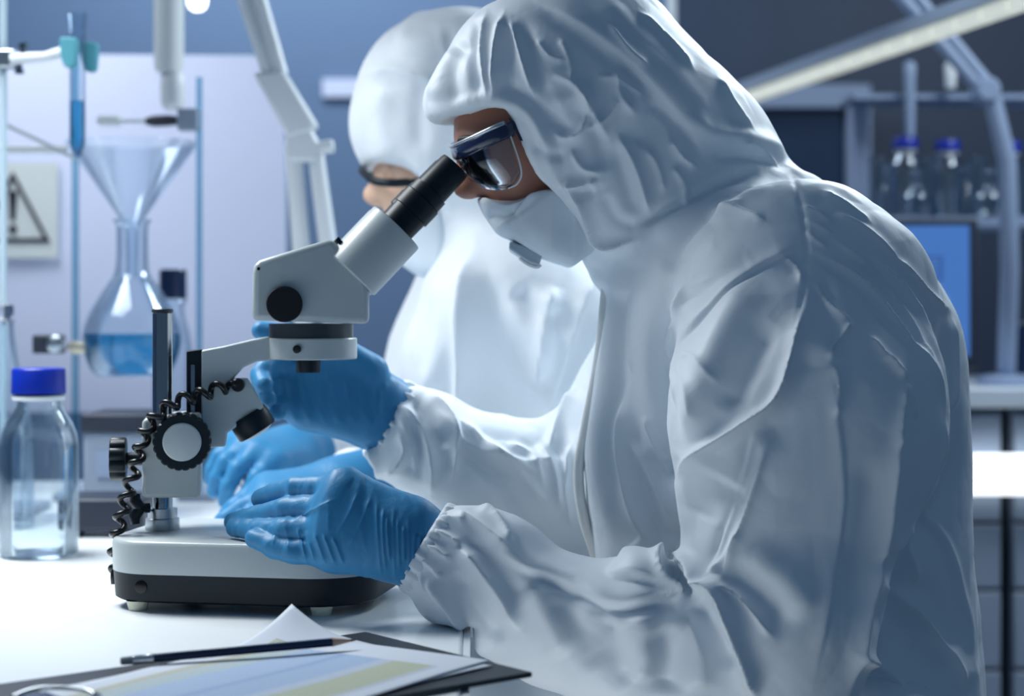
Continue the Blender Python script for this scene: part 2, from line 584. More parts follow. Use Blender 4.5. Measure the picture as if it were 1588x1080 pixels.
# warning sign on it
Ys = 3.235
a, b = at(-70, 400, Ys), at(88, 252, Ys)
bm = bmesh.new(); box(bm, ((a.x + b.x) / 2, Ys + .006, (a.z + b.z) / 2), (b.x - a.x, .008, b.z - a.z))
sg = obj('warning_sign', bm, 'sign', smooth=0)
tag(sg, 'square hazard sign with black triangle and exclamation mark on lavender panel', 'sign')
bm = bmesh.new()
A, B, C = at(20, 266, Ys), at(78, 376, Ys), at(-38, 376, Ys)
cen = (A + B + C) / 3
for p, q in ((A, B), (B, C), (C, A)):
    pi, qi = p.lerp(cen, .17), q.lerp(cen, .17)
    v = [bm.verts.new(x + Vector((0, dy, 0))) for dy in (-.001, .002) for x in (p, q, qi, pi)]
    for f in ((0, 1, 2, 3), (7, 6, 5, 4), (0, 4, 5, 1), (1, 5, 6, 2), (2, 6, 7, 3), (3, 7, 4, 0)):
        bm.faces.new([v[i] for i in f])
obj('triangle', bm, 'ink', sg, smooth=0)
bm = bmesh.new()
prism(bm, [at(13, 296, Ys), at(27, 296, Ys), at(23, 342, Ys), at(16, 342, Ys)], (0, -.002, 0))
lathe(bm, at(20, 356, Ys), (0, -1, 0), [(0, .0075), (.002, .0075)], 20)
obj('exclamation_mark', bm, 'ink', sg, smooth=30)
panel('notice', 500, 560, 122, 150, 5.08, 0.01, 'lavender')
tag(bpy.data.objects['notice'], 'small pale notice on the blue back wall', 'notice')

# ------------------------------------------------------------------ table
bm = bmesh.new()
prism(bm, [(-1.75, 0.75, TZ - .035), (-0.026, 0.75, TZ - .035), (-0.070, 2.95, TZ - .035), (-1.75, 2.95, TZ - .035)], (0, 0, .035))
table = obj('lab_table', bm, 'table', smooth=30, bevel=.004)
tag(table, 'white glossy laboratory table carrying the microscope and glassware', 'table')
for x, y in ((-1.65, .85), (-.12, .85), (-1.65, 2.85), (-.14, 2.85)):
    bm = bmesh.new(); box(bm, (x, y, (TZ - .035) / 2), (.05, .05, TZ - .035)); obj('leg', bm, 'brushed', table, smooth=30, bevel=.003)
bm = bmesh.new()
prism(bm, [(-0.0258, 0.75, TZ - .030), (-0.020, 0.75, TZ - .030), (-0.064, 2.95, TZ - .030), (-0.0698, 2.95, TZ - .030)], (0, 0, .028))
obj('edge_band', bm, 'white_plastic', table, smooth=0)

# ------------------------------------------------------------------ stereo microscope
MY = 1.785
PX = (252 - CX) * MY / F                                             # pole axis
def swivel(p, ang):
    c, s = math.cos(ang), math.sin(ang)
    dx, dy = p.x - PX, p.y - MY
    return Vector((PX + dx * c - dy * s, MY + dx * s + dy * c, p.z))
PHI = math.radians(8)                                               # the upper works are swung a little away from the viewer
def mp(px, py, dy=0.0):
    """point of the swung upper works, dy behind its middle plane, seen at a photo pixel"""
    c, s, k = math.cos(PHI), math.sin(PHI), (px - CX) / F
    dx = (k * (MY + dy * c) - PX + dy * s) / (c - k * s)
    Y = MY + dx * s + dy * c
    return Vector((PX + dx * c - dy * s, Y, ZC + (HY - py) * Y / F))
def md(x, y, z):
    c, s = math.cos(PHI), math.sin(PHI)
    return Vector((x * c - y * s, x * s + y * c, z))
def mprism(pts, y0, y1):
    """side outline in photo pixels of its near face, given thickness in depth"""
    bm = bmesh.new()
    prism(bm, [mp(a, b, y0) for a, b in pts], md(0, y1 - y0, 0))
    return bm
mic = empty('stereo_microscope', (-0.248, 1.77, TZ))
tag(mic, 'cream stereo microscope on a pole stand with black base skirt', 'microscope')

# base: rounded slab, right end a little nearer
TH = math.radians(-10)
def plan(inset, n=12, L=.262, D=.190, r1=.052, r2=.062):
    """rounded rectangle, left corners r1, right corners r2"""
    hx, hy = L / 2 - inset, D / 2 - inset
    out = []
    for cx, cy, r, a0 in ((hx, hy, r2, 0), (-hx, hy, r1, 90), (-hx, -hy, r1, 180), (hx, -hy, r2, 270)):
        r = r - inset
        for k in range(n):
            a = math.radians(a0 + 90 * k / (n - 1))
            out.append(((cx - math.copysign(r, cx)) + r * math.cos(a), (cy - math.copysign(r, cy)) + r * math.sin(a)))
    c, s = math.cos(TH), math.sin(TH)
    return [(-0.2475 + x * c - y * s, 1.772 + x * s + y * c) for x, y in out]
def slab(levels):
    bm = bmesh.new()
    rings(bm, [[Vector((x, y, z)) for x, y in plan(i)] for z, i in levels])
    return bm
obj('base', slab([(TZ + .036, .0005), (TZ + .062, 0), (TZ + .0655, .0012), (TZ + .067, .004)]), 'enamel', mic, 45)
obj('base_skirt', slab([(TZ + .009, .006), (TZ + .011, .003), (TZ + .0359, .001)]), 'black', mic, 45)
def uv(u, v, z):
    c, s = math.cos(TH), math.sin(TH)
    return Vector((-0.2475 + u * c - v * s, 1.772 + u * s + v * c, z))
for u, v in ((-.095, -.078), (.085, -.078), (-.095, .07), (.085, .07)):
    bm = bmesh.new(); lathe(bm, uv(u, v, TZ), (0, 0, 1), [(0, .0085), (.003, .0095), (.0092, .011)], 24); obj('foot', bm, 'rubber', mic)
bm = bmesh.new(); d = uv(0, -1, 0) - uv(0, 0, 0); lathe(bm, uv(-.086, -.0918, TZ + .024), d, [(0, .006), (.0022, .006), (.0026, .005)], 24); obj('socket', bm, mat('socket_black', (.002, .002, .003), .25), mic)
bm = bmesh.new(); lathe(bm, uv(.03, .005, TZ + .0662), (0, 0, 1), [(0, .046), (.0012, .046), (.0016, .044)], 48); obj('stage_plate', bm, 'white_plastic', mic)

# pole, collar, clamp screws
pole = lambda z: Vector((PX, MY, z))
bm = bmesh.new(); lathe(bm, pole(TZ + .066), (0, 0, 1), [(0, .0165), (.002, .0170), (.012, .0165), (.013, .0145), (.022, .0145)], 40); obj('collar', bm, 'brushed', mic)
bm = bmesh.new(); zt = at(250, 484, MY).z; lathe(bm, pole(TZ + .066), (0, 0, 1), [(0, .0098), (zt - TZ - .068, .0098), (zt - TZ - .066, .0088)], 40)
obj('pole', bm, 'chrome', mic)
bm = bmesh.new(); lathe(bm, pole(zt - .0005), (0, 0, 1), [(0, .0106), (.003, .0106), (.0038, .0095)], 40); obj('pole_cap', bm, 'dark', mic)

def knurled(p0, d, r, L, lobes, depth=.05, n=None):
    bm = bmesh.new()
    p0, d = Vector(p0), Vector(d).normalized()
    u, v = frame_of(d)
    n = n or lobes * 6
    rr = []
    for hgt, sc in ((0, .94), (L * .08, 1), (L * .92, 1), (L, .95)):
        ring = []
        for i in range(n):
            t = 2 * math.pi * i / n
            R = r * sc * (1 + depth * (abs(math.cos(t * lobes / 2)) ** .5 - .6))
            ring.append(p0 + d * hgt + (u * math.cos(t) + v * math.sin(t)) * R)
        rr.append(ring)
    rings(bm, rr)
    return bm

# focusing block round the pole
bm = mprism([(220, 652), (236, 646), (312, 640), (312, 773), (224, 773), (220, 768)], -.024, .026)
obj('focus_block', bm, 'enamel', mic, 30, .004)
bm = bmesh.new(); lathe(bm, mp(224, 712, 0), md(-1, 0, 0), [(0, .0065), (.024, .0065)], 20); sh = obj('clamp_shaft', bm, 'black', mic)
ck = obj('clamp_knob', knurled(mp(196, 712, 0), md(-1, 0, 0), .0205, .0155, 9, .12), 'black', mic, 40)
bm = bmesh.new(); lathe(bm, mp(232, 788, -.012), md(-.9, -.25, 0), [(0, .005), (.008, .005)], 16); obj('screw_shaft', bm, 'black', mic)
bm = bmesh.new()
c0 = mp(212, 789, -.020)
for s in (-1, 1):
    tube(bm, [c0 + md(.004, 0, 0), c0 + md(-.002, 0, s * .008), c0 + md(-.001, 0, s * .015)], [.0052, .006, .0045], 12)
obj('wing_screw', bm, 'black', mic, 60)
# focus knobs, near and far
ax = md(.02, -1, 0).normalized()
for s, nm in ((1, 'near'), (-1, 'far')):
    p0 = mp(283, 683, -.022) if s > 0 else mp(283, 683, .024)
    k = obj('focus_knob', knurled(p0, ax * s, .0276, .024, 22, .05), 'black', mic, 40)
    bm = bmesh.new(); lathe(bm, p0 + ax * s * .0235, ax * s, [(0, .0182), (.0012, .0186), (.0022, .0178), (.0026, .0168), (.0028, 0)], 40)
    obj('knob_cap', bm, 'enamel', k, 30)
# rack slide and arm
obj('rack_slide', mprism([(289, 545), (313, 542), (313, 700), (289, 700)], -.012, .014), 'black', mic, 30, .0015)
obj('rack', mprism([(296, 566), (302, 566), (302, 690), (296, 690)], -.0135, -.011), 'chrome', mic, 30)
arm = [(312, 544), (345, 538), (392, 527), (414, 523), (420, 523), (420, 560), (398, 561), (378, 570), (362, 588), (384, 587), (394, 604), (409, 632), (380, 654), (352, 672), (350, 693), (312, 696)]
obj('arm', mprism(arm, -.013, .017), 'enamel', mic, 30, .002)
# inclined lamp on the arm
ld = md(.52, 0, -.83).normalized()
lc = mp(391, 656, .002)
bm = bmesh.new(); lathe(bm, lc - ld * .010, ld, [(0, .0195), (.004, .0205), (.006, .0205), (.0075, .0205), (.019, .0205), (.0205, .0195), (.0205, .016), (.016, .0155)], 40)
lamp = obj('lamp_housing', bm, 'black', mic, 35)
bm = bmesh.new(); lathe(bm, lc + ld * .0085, ld, [(0, .0158), (.003, .0152), (.005, .010), (.0058, 0)], 32); obj('lamp_lens', bm, 'white_plastic', lamp, 60)
# carrier ring and pod
rc = mp(484, 540, .0)
ring_z0, ring_z1 = at(484, 557, rc.y).z, at(484, 524, rc.y).z
bm = bmesh.new(); lathe(bm, (rc.x, rc.y, ring_z0), (0, 0, 1), [(0, .0438), (.0012, .0448), (ring_z1 - ring_z0 - .0012, .0448), (ring_z1 - ring_z0, .0438)], 64); cr = obj('carrier_ring', bm, 'enamel', mic, 35)
bm = bmesh.new(); lathe(bm, mp(461, 542, -.0425), md(-.32, -1, 0), [(0, .0040), (.0022, .0040), (.0025, .003)], 20); obj('set_screw', bm, mat('screw_black', (.01, .01, .012), .35), cr)
bm = bmesh.new(); lathe(bm, (rc.x - .001, rc.y, ring_z1), (0, 0, 1), [(0, .0420), (.014, .0420)], 64); obj('pod_neck', bm, 'dark', mic, 35)
bm = bmesh.new(); lathe(bm, Vector((mp(478, 560).x, rc.y, ring_z0 + .001)), (0, 0, -1), [(0, .0122), (.013, .0120), (.0145, .0112)], 32); obj('objective', bm, 'black', mic, 35)
# head
head = [(391, 498), (392, 424), (394, 412), (402, 404), (424, 397), (510, 371), (519, 374), (573, 438), (573, 503), (430, 498)]
hd = obj('head_body', mprism(head, -.046, .046), 'enamel', mic, 30, .006)
bm = bmesh.new(); lathe(bm, mp(441, 472, -.044), md(0, -1, 0), [(0, .0172), (.008, .0176), (.0092, .0168), (.0095, 0)], 40); kn = obj('zoom_knob', bm, mat('knob_black', (.004, .004, .008), .55), mic, 35)
bm = bmesh.new(); lathe(bm, mp(441, 472, .044), md(0, 1, 0), [(0, .0172), (.008, .0176), (.0092, .0168), (.0095, 0)], 40); obj('zoom_knob', bm, 'black', mic, 35)
bm = bmesh.new(); lathe(bm, mp(401, 417, -.0455), md(0, -1, 0), [(0, .0016), (.0006, .0016)], 14); obj('screw', bm, 'black', mic, 35)
# eyepiece tubes
ed = md(.688, 0, .726).normalized()
up = md(-.726, 0, .688).normalized()
bm = bmesh.new()
a, b = mp(521, 373), mp(574, 440)
prism(bm, [a + up * .001 - ed * .002, b - up * .001 - ed * .002, b - up * .001 + ed * .0022, a + up * .001 + ed * .0022], md(0, .084, 0))
for v in bm.verts:
    v.co -= md(0, .042, 0)
obj('joint_gasket', bm, 'black', mic, 30)
for s in (-1, 1):
    dy = s * .0315
    c = mp(553, 416, 0) + md(0, dy, 0)
    bm = bmesh.new(); lathe(bm, c - ed * .010, ed, [(0, .0290), (.0015, .0305), (.0630, .0305), (.0645, .0300), (.0650, .0292), (.0650, .0200)], 56)
    hold = obj('eyepiece_holder', bm, 'enamel', mic, 35)
    e0 = c + ed * .0525
    bm = bmesh.new(); lathe(bm, e0, ed, [(0, .0150), (.004, .0150), (.004, .0185), (.022, .0188), (.0225, .0205), (.040, .0205), (.041, .0192), (.052, .0190), (.0525, .0172), (.084, .0166), (.0875, .0158), (.0875, .0130), (.085, .012)], 48)
    ep = obj('eyepiece', bm, 'black', hold, 35)
    bm = bmesh.new(); lathe(bm, e0 + ed * .0835, ed, [(0, .0125), (.0015, .009), (.002, 0)], 32); obj('eye_lens', bm, mat('eye_lens', (.02, .03, .06), .05, coat=1.0) if s < 0 else bpy.data.materials['eye_lens'], ep, 60)
# coiled cord
path = [(368, 597, -.017), (350, 600, -.019), (330, 606, -.026), (308, 614, -.030), (284, 620, -.036), (262, 630, -.040), (240, 648, -.042), (226, 668, -.036), (219, 690, -.030), (212, 715, -.028), (204, 745, -.030), (196, 772, -.036), (188, 800, -.040), (181, 835, -.036), (178, 870, -.034), (177, 888, -.034)]
ctr = spline([mp(a, b, c) for a, b, c in path], 760)
dist = [0]
for p, q in zip(ctr, ctr[1:]):
    dist.append(dist[-1] + (q - p).length)
coil = []
uu = Vector((0, -1, 0))
for i, p in enumerate(ctr):
    t = (ctr[min(i + 1, 759)] - ctr[max(i - 1, 0)]).normalized()
    uu = (uu - t * uu.dot(t)).normalized()
    vv = t.cross(uu)
    ph = 2 * math.pi * dist[i] / 0.0175
    k = min(1, dist[i] / .012, (dist[-1] - dist[i]) / .006 + .1)
    coil.append(p + (uu * math.cos(ph) + vv * math.sin(ph)) * 0.0054 * k)
coil += [mp(176, 896, -.034), mp(177, 906, -.034)]
bm = bmesh.new(); tube(bm, coil, 0.0031, 8); cd = obj('coiled_cord', bm, 'cord', mic, 180)
bm = bmesh.new(); lathe(bm, mp(369, 597, -.0125), md(0, -1, 0), [(0, .0068), (.006, .0068), (.0075, .0055)], 24); obj('cord_plug', bm, 'cord', cd, 40)

# ------------------------------------------------------------------ clipboard, papers, pencil
def onT(px, py, dz=0.0):
    """point of the table plane (plus dz) seen at a photo pixel"""
    Y = (ZC - TZ - dz) * F / (py - HY)
    return at(px, py, Y)
c0, c1, c2 = onT(826, 1040, .006), onT(552, 983, .006), onT(560, 1079, .006)
e1 = (c1 - c0); e1.z = 0; e1.normalize()
e2 = (c2 - c0); e2.z = 0; e2 = (e2 - e1 * e2.dot(e1)).normalized()
e2n = (c2 - c0); e2n.z = 0; e2n.normalize()
mid = (e2 + e2n).normalized()
n1 = (e1 - mid * e1.dot(mid)).normalized()
BL, BW = .378, .224                                                   # board length along mid, width along n1
b0 = Vector((c0.x, c0.y, TZ + .0005))
def bp(l, w, z=0.0):
    return b0 + mid * (BL * l) + n1 * (BW * w) + Vector((0, 0, z))
bm = bmesh.new(); prism(bm, [bp(0, 0), bp(1, 0), bp(1, 1), bp(0, 1)], (0, 0, .0042))
cb = obj('clipboard', bm, 'board', smooth=30, bevel=.0012)
tag(cb, 'dark clipboard at the table corner under the printed sheet', 'clipboard')
# sheets: o = first corner (metres along the board), turned by ang, size L x B, corner lift
def sheet(name, o, ang, L, B, z, lift, m='paper', n=44):
    bm = bmesh.new()
    g = []
    sl, sw = math.sin(ang), math.cos(ang)
    for i in range(n + 1):
        row = []
        for j in range(n + 1):
            a, b = i / n * L, j / n * B
            l, w = o[0] + sl * b + sw * a, o[1] + sw * b - sl * a
            k = max(0.0, 1 - math.hypot(a * 1.0, (B - b) * 1.15) / .085)
            p = b0 + mid * l + n1 * w + Vector((0, 0, z + .0004 * (1 + math.sin(30 * a + 14 * b)) + lift * k ** 1.7))
            row.append(bm.verts.new(p))
        g.append(row)
    idx = {v: (i / n, j / n) for i, row in enumerate(g) for j, v in enumerate(row)}
    for r0, r1 in zip(g, g[1:]):
        for j in range(n):
            bm.faces.new((r0[j], r0[j + 1], r1[j + 1], r1[j]))
    uvl = bm.loops.layers.uv.new('uv')
    for f in bm.faces:
        for lp in f.loops:
            lp[uvl].uv = idx[lp.vert]
    me = bpy.data.meshes.new(name)
    bm.to_mesh(me); bm.free()
    me.polygons.foreach_set('use_smooth', [True] * len(me.polygons))
    ob = mesh_obj(name, me, m)
    so = ob.modifiers.new('thick', 'SOLIDIFY'); so.thickness = .0002
    return ob

def chart_material():
    """printed table: coloured bands of fine ruled cells"""
    m = bpy.data.materials.new('printed_chart'); m.use_nodes = True
    nt = m.node_tree; N = nt.nodes; L = nt.links
    b = N['Principled BSDF']; b.inputs['Roughness'].default_value = .8
    uvn = N.new('ShaderNodeUVMap'); uvn.uv_map = 'uv'
    sp = N.new('ShaderNodeSeparateXYZ'); L.new(uvn.outputs[0], sp.inputs[0])
    def math_(op, a, b_=None):
        n = N.new('ShaderNodeMath'); n.operation = op
        for i, x in enumerate((a, b_)):
            if x is None: continue
            if isinstance(x, (int, float)): n.inputs[i].default_value = x
            else: L.new(x, n.inputs[i])
        return n.outputs[0]
    r = N.new('ShaderNodeValToRGB'); r.color_ramp.interpolation = 'CONSTANT'
    cols = [(0, (.66, .72, .82)), (.09, (.55, .60, .68)), (.12, (.58, .62, .42)), (.30, (.62, .70, .82)), (.36, (.45, .60, .82)), (.52, (.36, .50, .76)), (.56, (.48, .62, .84)), (.74, (.55, .66, .66)), (.84, (.60, .60, .48)), (.90, (.70, .75, .84))]
    el = r.color_ramp.elements
    el[0].position, el[0].color = 0, (*cols[0][1], 1)
    el[1].position, el[1].color = cols[1][0], (*cols[1][1], 1)
    for p, c in cols[2:]:
        e = el.new(p); e.color = tuple(x * .86 for x in c) + (1,)
    L.new(sp.outputs[1], r.inputs[0])
    lines = math_('LESS_THAN', math_('FRACT', math_('MULTIPLY', sp.outputs[0], 46.0)), .16)
    rows = math_('LESS_THAN', math_('FRACT', math_('MULTIPLY', sp.outputs[1], 30.0)), .18)
    nz = N.new('ShaderNodeTexNoise'); nz.inputs['Scale'].default_value = 160
    L.new(uvn.outputs[0], nz.inputs['Vector'])
    ink = math_('GREATER_THAN', nz.outputs['Fac'], .57)
    k = math_('MAXIMUM', math_('MULTIPLY', math_('MAXIMUM', lines, rows), .42), math_('MULTIPLY', ink, .35))
    ins = math_('MULTIPLY', math_('GREATER_THAN', sp.outputs[0], .15), math_('MULTIPLY', math_('GREATER_THAN', sp.outputs[1], .09), math_('LESS_THAN', sp.outputs[1], .90)))
    mx = N.new('ShaderNodeMix'); mx.data_type = 'RGBA'
    L.new(math_('MULTIPLY', k, ins), mx.inputs['Factor']); L.new(r.outputs[0], mx.inputs['A']); mx.inputs['B'].default_value = (.22, .28, .42, 1)
    m2 = N.new('ShaderNodeMix'); m2.data_type = 'RGBA'
    L.new(ins, m2.inputs['Factor']); m2.inputs['A'].default_value = (.62, .67, .75, 1); L.new(mx.outputs['Result'], m2.inputs['B'])
    L.new(m2.outputs['Result'], b.inputs['Base Color'])
    return m

sh2 = sheet('paper_sheet', (.012, .034), math.radians(10), .285, .195, .0050, .006)
tag(sh2, 'blank white sheet mostly hidden under the printed chart', 'paper')
sh1 = sheet('printed_sheet', (.004, .047), math.radians(17), .290, .205, .0062, .026, chart_material())
tag(sh1, 'printed chart sheet with blue and yellow bands and one raised corner', 'paper')
# clip of the board
bm = bmesh.new()
cl = lambda l, w, z: b0 + mid * (l + .028) + n1 * w + Vector((0, 0, z))
prism(bm, [cl(.305, .070, .0086), cl(.338, .070, .0086), cl(.338, .150, .0086), cl(.305, .150, .0086)], (0, 0, .0016))
clip = obj('clip', bm, 'chrome', cb, 30, .0005)
bm = bmesh.new()
tube(bm, spline([cl(.335, .078, .010), cl(.322, .080, .014), cl(.300, .088, .015), cl(.288, .100, .013), cl(.286, .112, .012), cl(.292, .126, .014), cl(.315, .142, .015), cl(.335, .146, .010)], 40), .0016, 8)
obj('clip_wire', bm, 'chrome', clip, 180)

# pencil
pa, pb = onT(187, 1026, .0120), onT(553, 993, .0150)
pd = (pb - pa).normalized(); PLn = (pb - pa).length
pen = empty('pencil', pa)
tag(pen, 'dark blue pencil with pale eraser lying across the printed sheet', 'pencil')
bm = bmesh.new(); lathe(bm, pa + pd * .024, pd, [(0, .0037), (PLn - .024 - .021, .0037)], 6); obj('barrel', bm, 'pencil', pen, 20, .0004)
bm = bmesh.new(); lathe(bm, pa + pd * .009, pd, [(0, .0036), (.003, .0039), (.004, .0036), (.006, .0039), (.007, .0036), (.012, .0037), (.0135, .0040), (.0160, .0038)], 28); obj('ferrule', bm, 'ferrule', pen, 60)
bm = bmesh.new(); lathe(bm, pa, pd, [(0, .0024), (.0008, .0031), (.010, .0034)], 24); obj('eraser', bm, 'eraser', pen, 60)
bm = bmesh.new(); lathe(bm, pa + pd * (PLn - .021), pd, [(0, .0037), (.016, .0011)], 24); tip = obj('tip', bm, 'wood', pen, 40)
bm = bmesh.new(); lathe(bm, pa + pd * (PLn - .0052), pd, [(0, .0012), (.0052, .0003)], 16); obj('lead', bm, 'lead', tip, 40)

# ------------------------------------------------------------------ glassware at the left
def vessel(name, base, prof, m='glass', wall=.0022, parent=None, n=56):
    """hollow glass: outer profile (height, radius) and an inner skin wall thick, open at the top"""
    inner = [(max(hh, prof[0][0] + wall * 1.4), max(r - wall, .0004)) for hh, r in prof][::-1]
    inner = [q for q in inner if q[0] > prof[0][0] + wall * 1.41] + [(prof[0][0] + wall * 1.4, max(prof[0][1] - wall, .0004)), (prof[0][0] + wall * 1.4, 0.0002)]
    bm = bmesh.new()
    lathe(bm, base, (0, 0, 1), [(prof[0][0], .0002)] + list(prof) + inner, n, close=False)
    return obj(name, bm, m, parent, 50)

def smooth_prof(prof, n=44):
    P = spline([(a, b, 0) for a, b in prof], n)
    out = []
    for p in P:
        out.append((p.x if not out else max(p.x, out[-1][0] + 1e-5), p.y))
    return out

def blue_cap_bottle(label, x, y, R, H, liquid=None, z=TZ, scale_cap=1.0, m='glass', lm='water', cap='blue_cap', group=None):
    """laboratory screw-cap bottle: R body radius, H height to the cap top"""
    e = empty('reagent_bottle', (x, y, z))
    nr = R * .58; ch = H * .135; nb = H - ch
    pr = [(0, R * .90), (.004, R * .985), (.010, R), (H * .30, R), (H * .575, R), (H * .64, R * .965), (H * .71, R * .83), (H * .765, R * .66), (H * .80, nr * 1.0), (H * .835, nr * .97), (H * .842, nr * 1.14), (H * .856, nr * 1.14), (H * .865, nr * .97), (H * .97, nr * .97)]
    vessel('glass_body', (x, y, z + .0005), pr, m, R * .045, e)
    if liquid:
        bm = bmesh.new(); r = R * (1 - .05)
        lathe(bm, (x, y, z + .0005), (0, 0, 1), [(R * .07, r * .90), (.010, r), (liquid, r)], 56); obj('liquid', bm, lm, e, 40)
    bm = bmesh.new(); rc_ = nr * 1.16 * scale_cap; k = 60; rr = []
    for hh, sc in ((nb, 1), (nb + ch * .06, 1.0), (nb + ch * .94, .98), (nb + ch, .93)):
        rr.append([Vector((x + math.cos(2 * math.pi * i / k) * rc_ * sc * (1 + .012 * (i % 2)), y + math.sin(2 * math.pi * i / k) * rc_ * sc * (1 + .012 * (i % 2)), z + hh)) for i in range(k)])
    rings(bm, rr); obj('screw_cap', bm, cap, e, 60)
    bm = bmesh.new(); lathe(bm, (x, y, z + nb - .0075), (0, 0, 1), [(0, nr * 1.12), (.003, nr * 1.16), (.0055, nr * 1.12)], 40); obj('pour_ring', bm, 'white_plastic' if m != 'thin' else 'thin', e, 60)
    tag(e, label, 'bottle', group)
    return e
p = onT(60, 862)
blue_cap_bottle('clear bottle with bright blue cap, part filled, on the table at far left', p.x, p.y, .0452, .2160, .043, m='thin_bottle', lm='thin_bottle')

def stopper_bottle():
    p = at(-4, 800, 2.335)
    x, y = p.x, p.y
    e = empty('stoppered_flask', (x, y, TZ))
    k = y / F
    zz = lambda py: ZC + (HY - py) * k - TZ
    vessel('glass_body', (x, y, TZ + .0005), smooth_prof([(0, 50 * k), (.006, 56 * k), (zz(720), 55 * k), (zz(660), 52 * k), (zz(610), 42 * k), (zz(560), 32 * k), (zz(530), 27 * k), (zz(505), 25 * k), (zz(497), 28 * k)]), 'thin', .002, e)
    bm = bmesh.new(); lathe(bm, (x, y, TZ + zz(505)), (0, 0, 1), [(0, 19 * k), (zz(492) - zz(505), 21 * k), (zz(488) - zz(505), 25 * k), (zz(476) - zz(505), 25 * k), (zz(472) - zz(505), 21 * k)], 36); obj('stopper', bm, 'glass', e, 40)
    tag(e, 'clear flask with glass stopper standing behind the blue capped bottle', 'flask')
stopper_bottle()

def retort(px, Y, top, r, name, label, m='chrome'):
    p = at(px, 800, Y)
    e = empty(name, (p.x, Y, TZ))
    bm = bmesh.new(); rod(bm, (p.x, Y, TZ + .012), (p.x, Y, at(px, top, Y).z), r); obj('rod', bm, m, e)
    bm = bmesh.new(); box(bm, (p.x, Y + .06, TZ + .006), (.058, .16, .012)); obj('base', bm, 'equip', e, 30, .003)
    tag(e, label, 'stand')
    return p.x
Yb = 2.42
xs = retort(5, Yb, -60, .0050, 'retort_stand', 'leftmost slim retort stand holding the teal jawed clamp', 'pale_rod')
# clamp with teal jaws
e = empty('clamp', at(5, 92, Yb)); tag(e, 'metal clamp with teal rubber jaws gripping the blue filled tube', 'clamp')
bm = bmesh.new(); c = at(8, 92, Yb); box(bm, c, (.034, .026, .026)); obj('boss', bm, 'brushed', e, 30, .004)
bm = bmesh.new(); tube(bm, [at(18, 92, Yb - .018), at(40, 90, Yb - .020), at(70, 88, Yb - .020), at(100, 80, Yb - .020)], [.008, .0075, .0065, .008], 14); obj('shank', bm, 'white_plastic', e, 60)
bm = bmesh.new(); lathe(bm, at(36, 90, Yb - .020), (0, 0, 1), [(0, .004), (.012, .004), (.012, .0062), (.019, .0062), (.021, .004)], 18); obj('thumb_screw', bm, 'chrome', e, 40)
bm = bmesh.new(); lathe(bm, at(30, 96, Yb - .014), (0, 0, -1), [(0, .004), (.010, .004), (.010, .006), (.016, .006)], 18); obj('thumb_screw', bm, 'chrome', e, 40)
for s, a_, b_ in ((-1, 100, 128), (1, 120, 148)):
    bm = bmesh.new()
    prism(bm, [at(a_, 66, Yb), at(a_ + 4, 62, Yb), at(b_ - 4, 63, Yb), at(b_, 68, Yb), at(b_ - 3, 104, Yb), at(b_ - 8, 110, Yb), at(a_ + 8, 108, Yb), at(a_ + 2, 92, Yb)], (0, .016, 0))
    for v in bm.verts:
        v.co.y += -.030 if s < 0 else .012
    obj('jaw', bm, 'teal', e, 30, .003)
# tube with blue liquid
tx = at(120, 100, Yb); k = Yb / F
e = empty('burette_tube', Vector((tx.x, Yb, at(120, 246, Yb).z))); tag(e, 'narrow glass tube with blue liquid held upright by the teal jaws', 'tube')
z0 = at(120, 246, Yb).z
zz = lambda py: at(120, py, Yb).z - z0
vessel('glass_body', (tx.x, Yb, z0), [(0, 4 * k), (zz(238), 8 * k), (zz(222), 12.5 * k), (zz(60), 12.5 * k), (zz(32), 13.5 * k), (zz(22), 15.5 * k), (zz(20), 15.5 * k)], 'thin', .001, e, 32)
bm = bmesh.new(); lathe(bm, (tx.x, Yb, z0), (0, 0, 1), [(.002, 3 * k), (zz(237), 7 * k), (zz(222), 11.3 * k), (zz(157), 11.3 * k)], 32); obj('liquid', bm, 'blue_liquid', e, 40)
# slanting glass rod and cross bar behind
bm = bmesh.new(); rod(bm, at(8, 193, 2.60), at(118, 246, 2.60), .0028); tag(obj('stirring_rod', bm, 'brushed'), 'thin grey rod slanting across the panel below the clamp', 'rod')
bm = bmesh.new(); rod(bm, at(4, 232, 2.66), at(104, 232, 2.66), .0065); tag(obj('cross_bar', bm, 'white_plastic'), 'short white horizontal bar above the hazard sign', 'bar')

# second stand: teal-tinted glass rod, its clamp and the flask under a funnel
Yf = 2.52; k = Yf / F
x2 = retort(117, Yf + .14, 60, .0052, 'retort_stand', 'teal tinted upright stand just left of the blue flask', 'thin_teal')
e = empty('clamp', at(117, 536, Yf)); tag(e, 'metal clamp with dark block reaching to the blue flask', 'clamp')
bm = bmesh.new(); box(bm, at(76, 534, Yf + .01), (.040, .03, .026)); obj('boss', bm, 'equip_dark', e, 30, .003)
bm = bmesh.new(); lathe(bm, at(88, 534, Yf - .004), (0, -1, 0), [(0, .012), (.010, .012), (.012, .009)], 24); obj('thumb_screw', bm, 'brushed', e, 40)
bm = bmesh.new(); tube(bm, [at(117, 536, Yf + .14), at(112, 538, Yf + .05), at(116, 540, Yf - .002), at(140, 540, Yf - .004)], [.007, .008, .009, .008], 14); obj('shank', bm, mat('brass', (.55, .52, .42), .35, metal=.8), e, 60)
fx = at(205, 500, Yf).x
e = empty('round_flask', Vector((fx, Yf, at(205, 584, Yf).z))); tag(e, 'round glass flask with blue liquid held in the clamp behind the pole', 'flask')
z0 = at(205, 584, Yf).z; zz = lambda py: at(205, py, Yf).z - z0
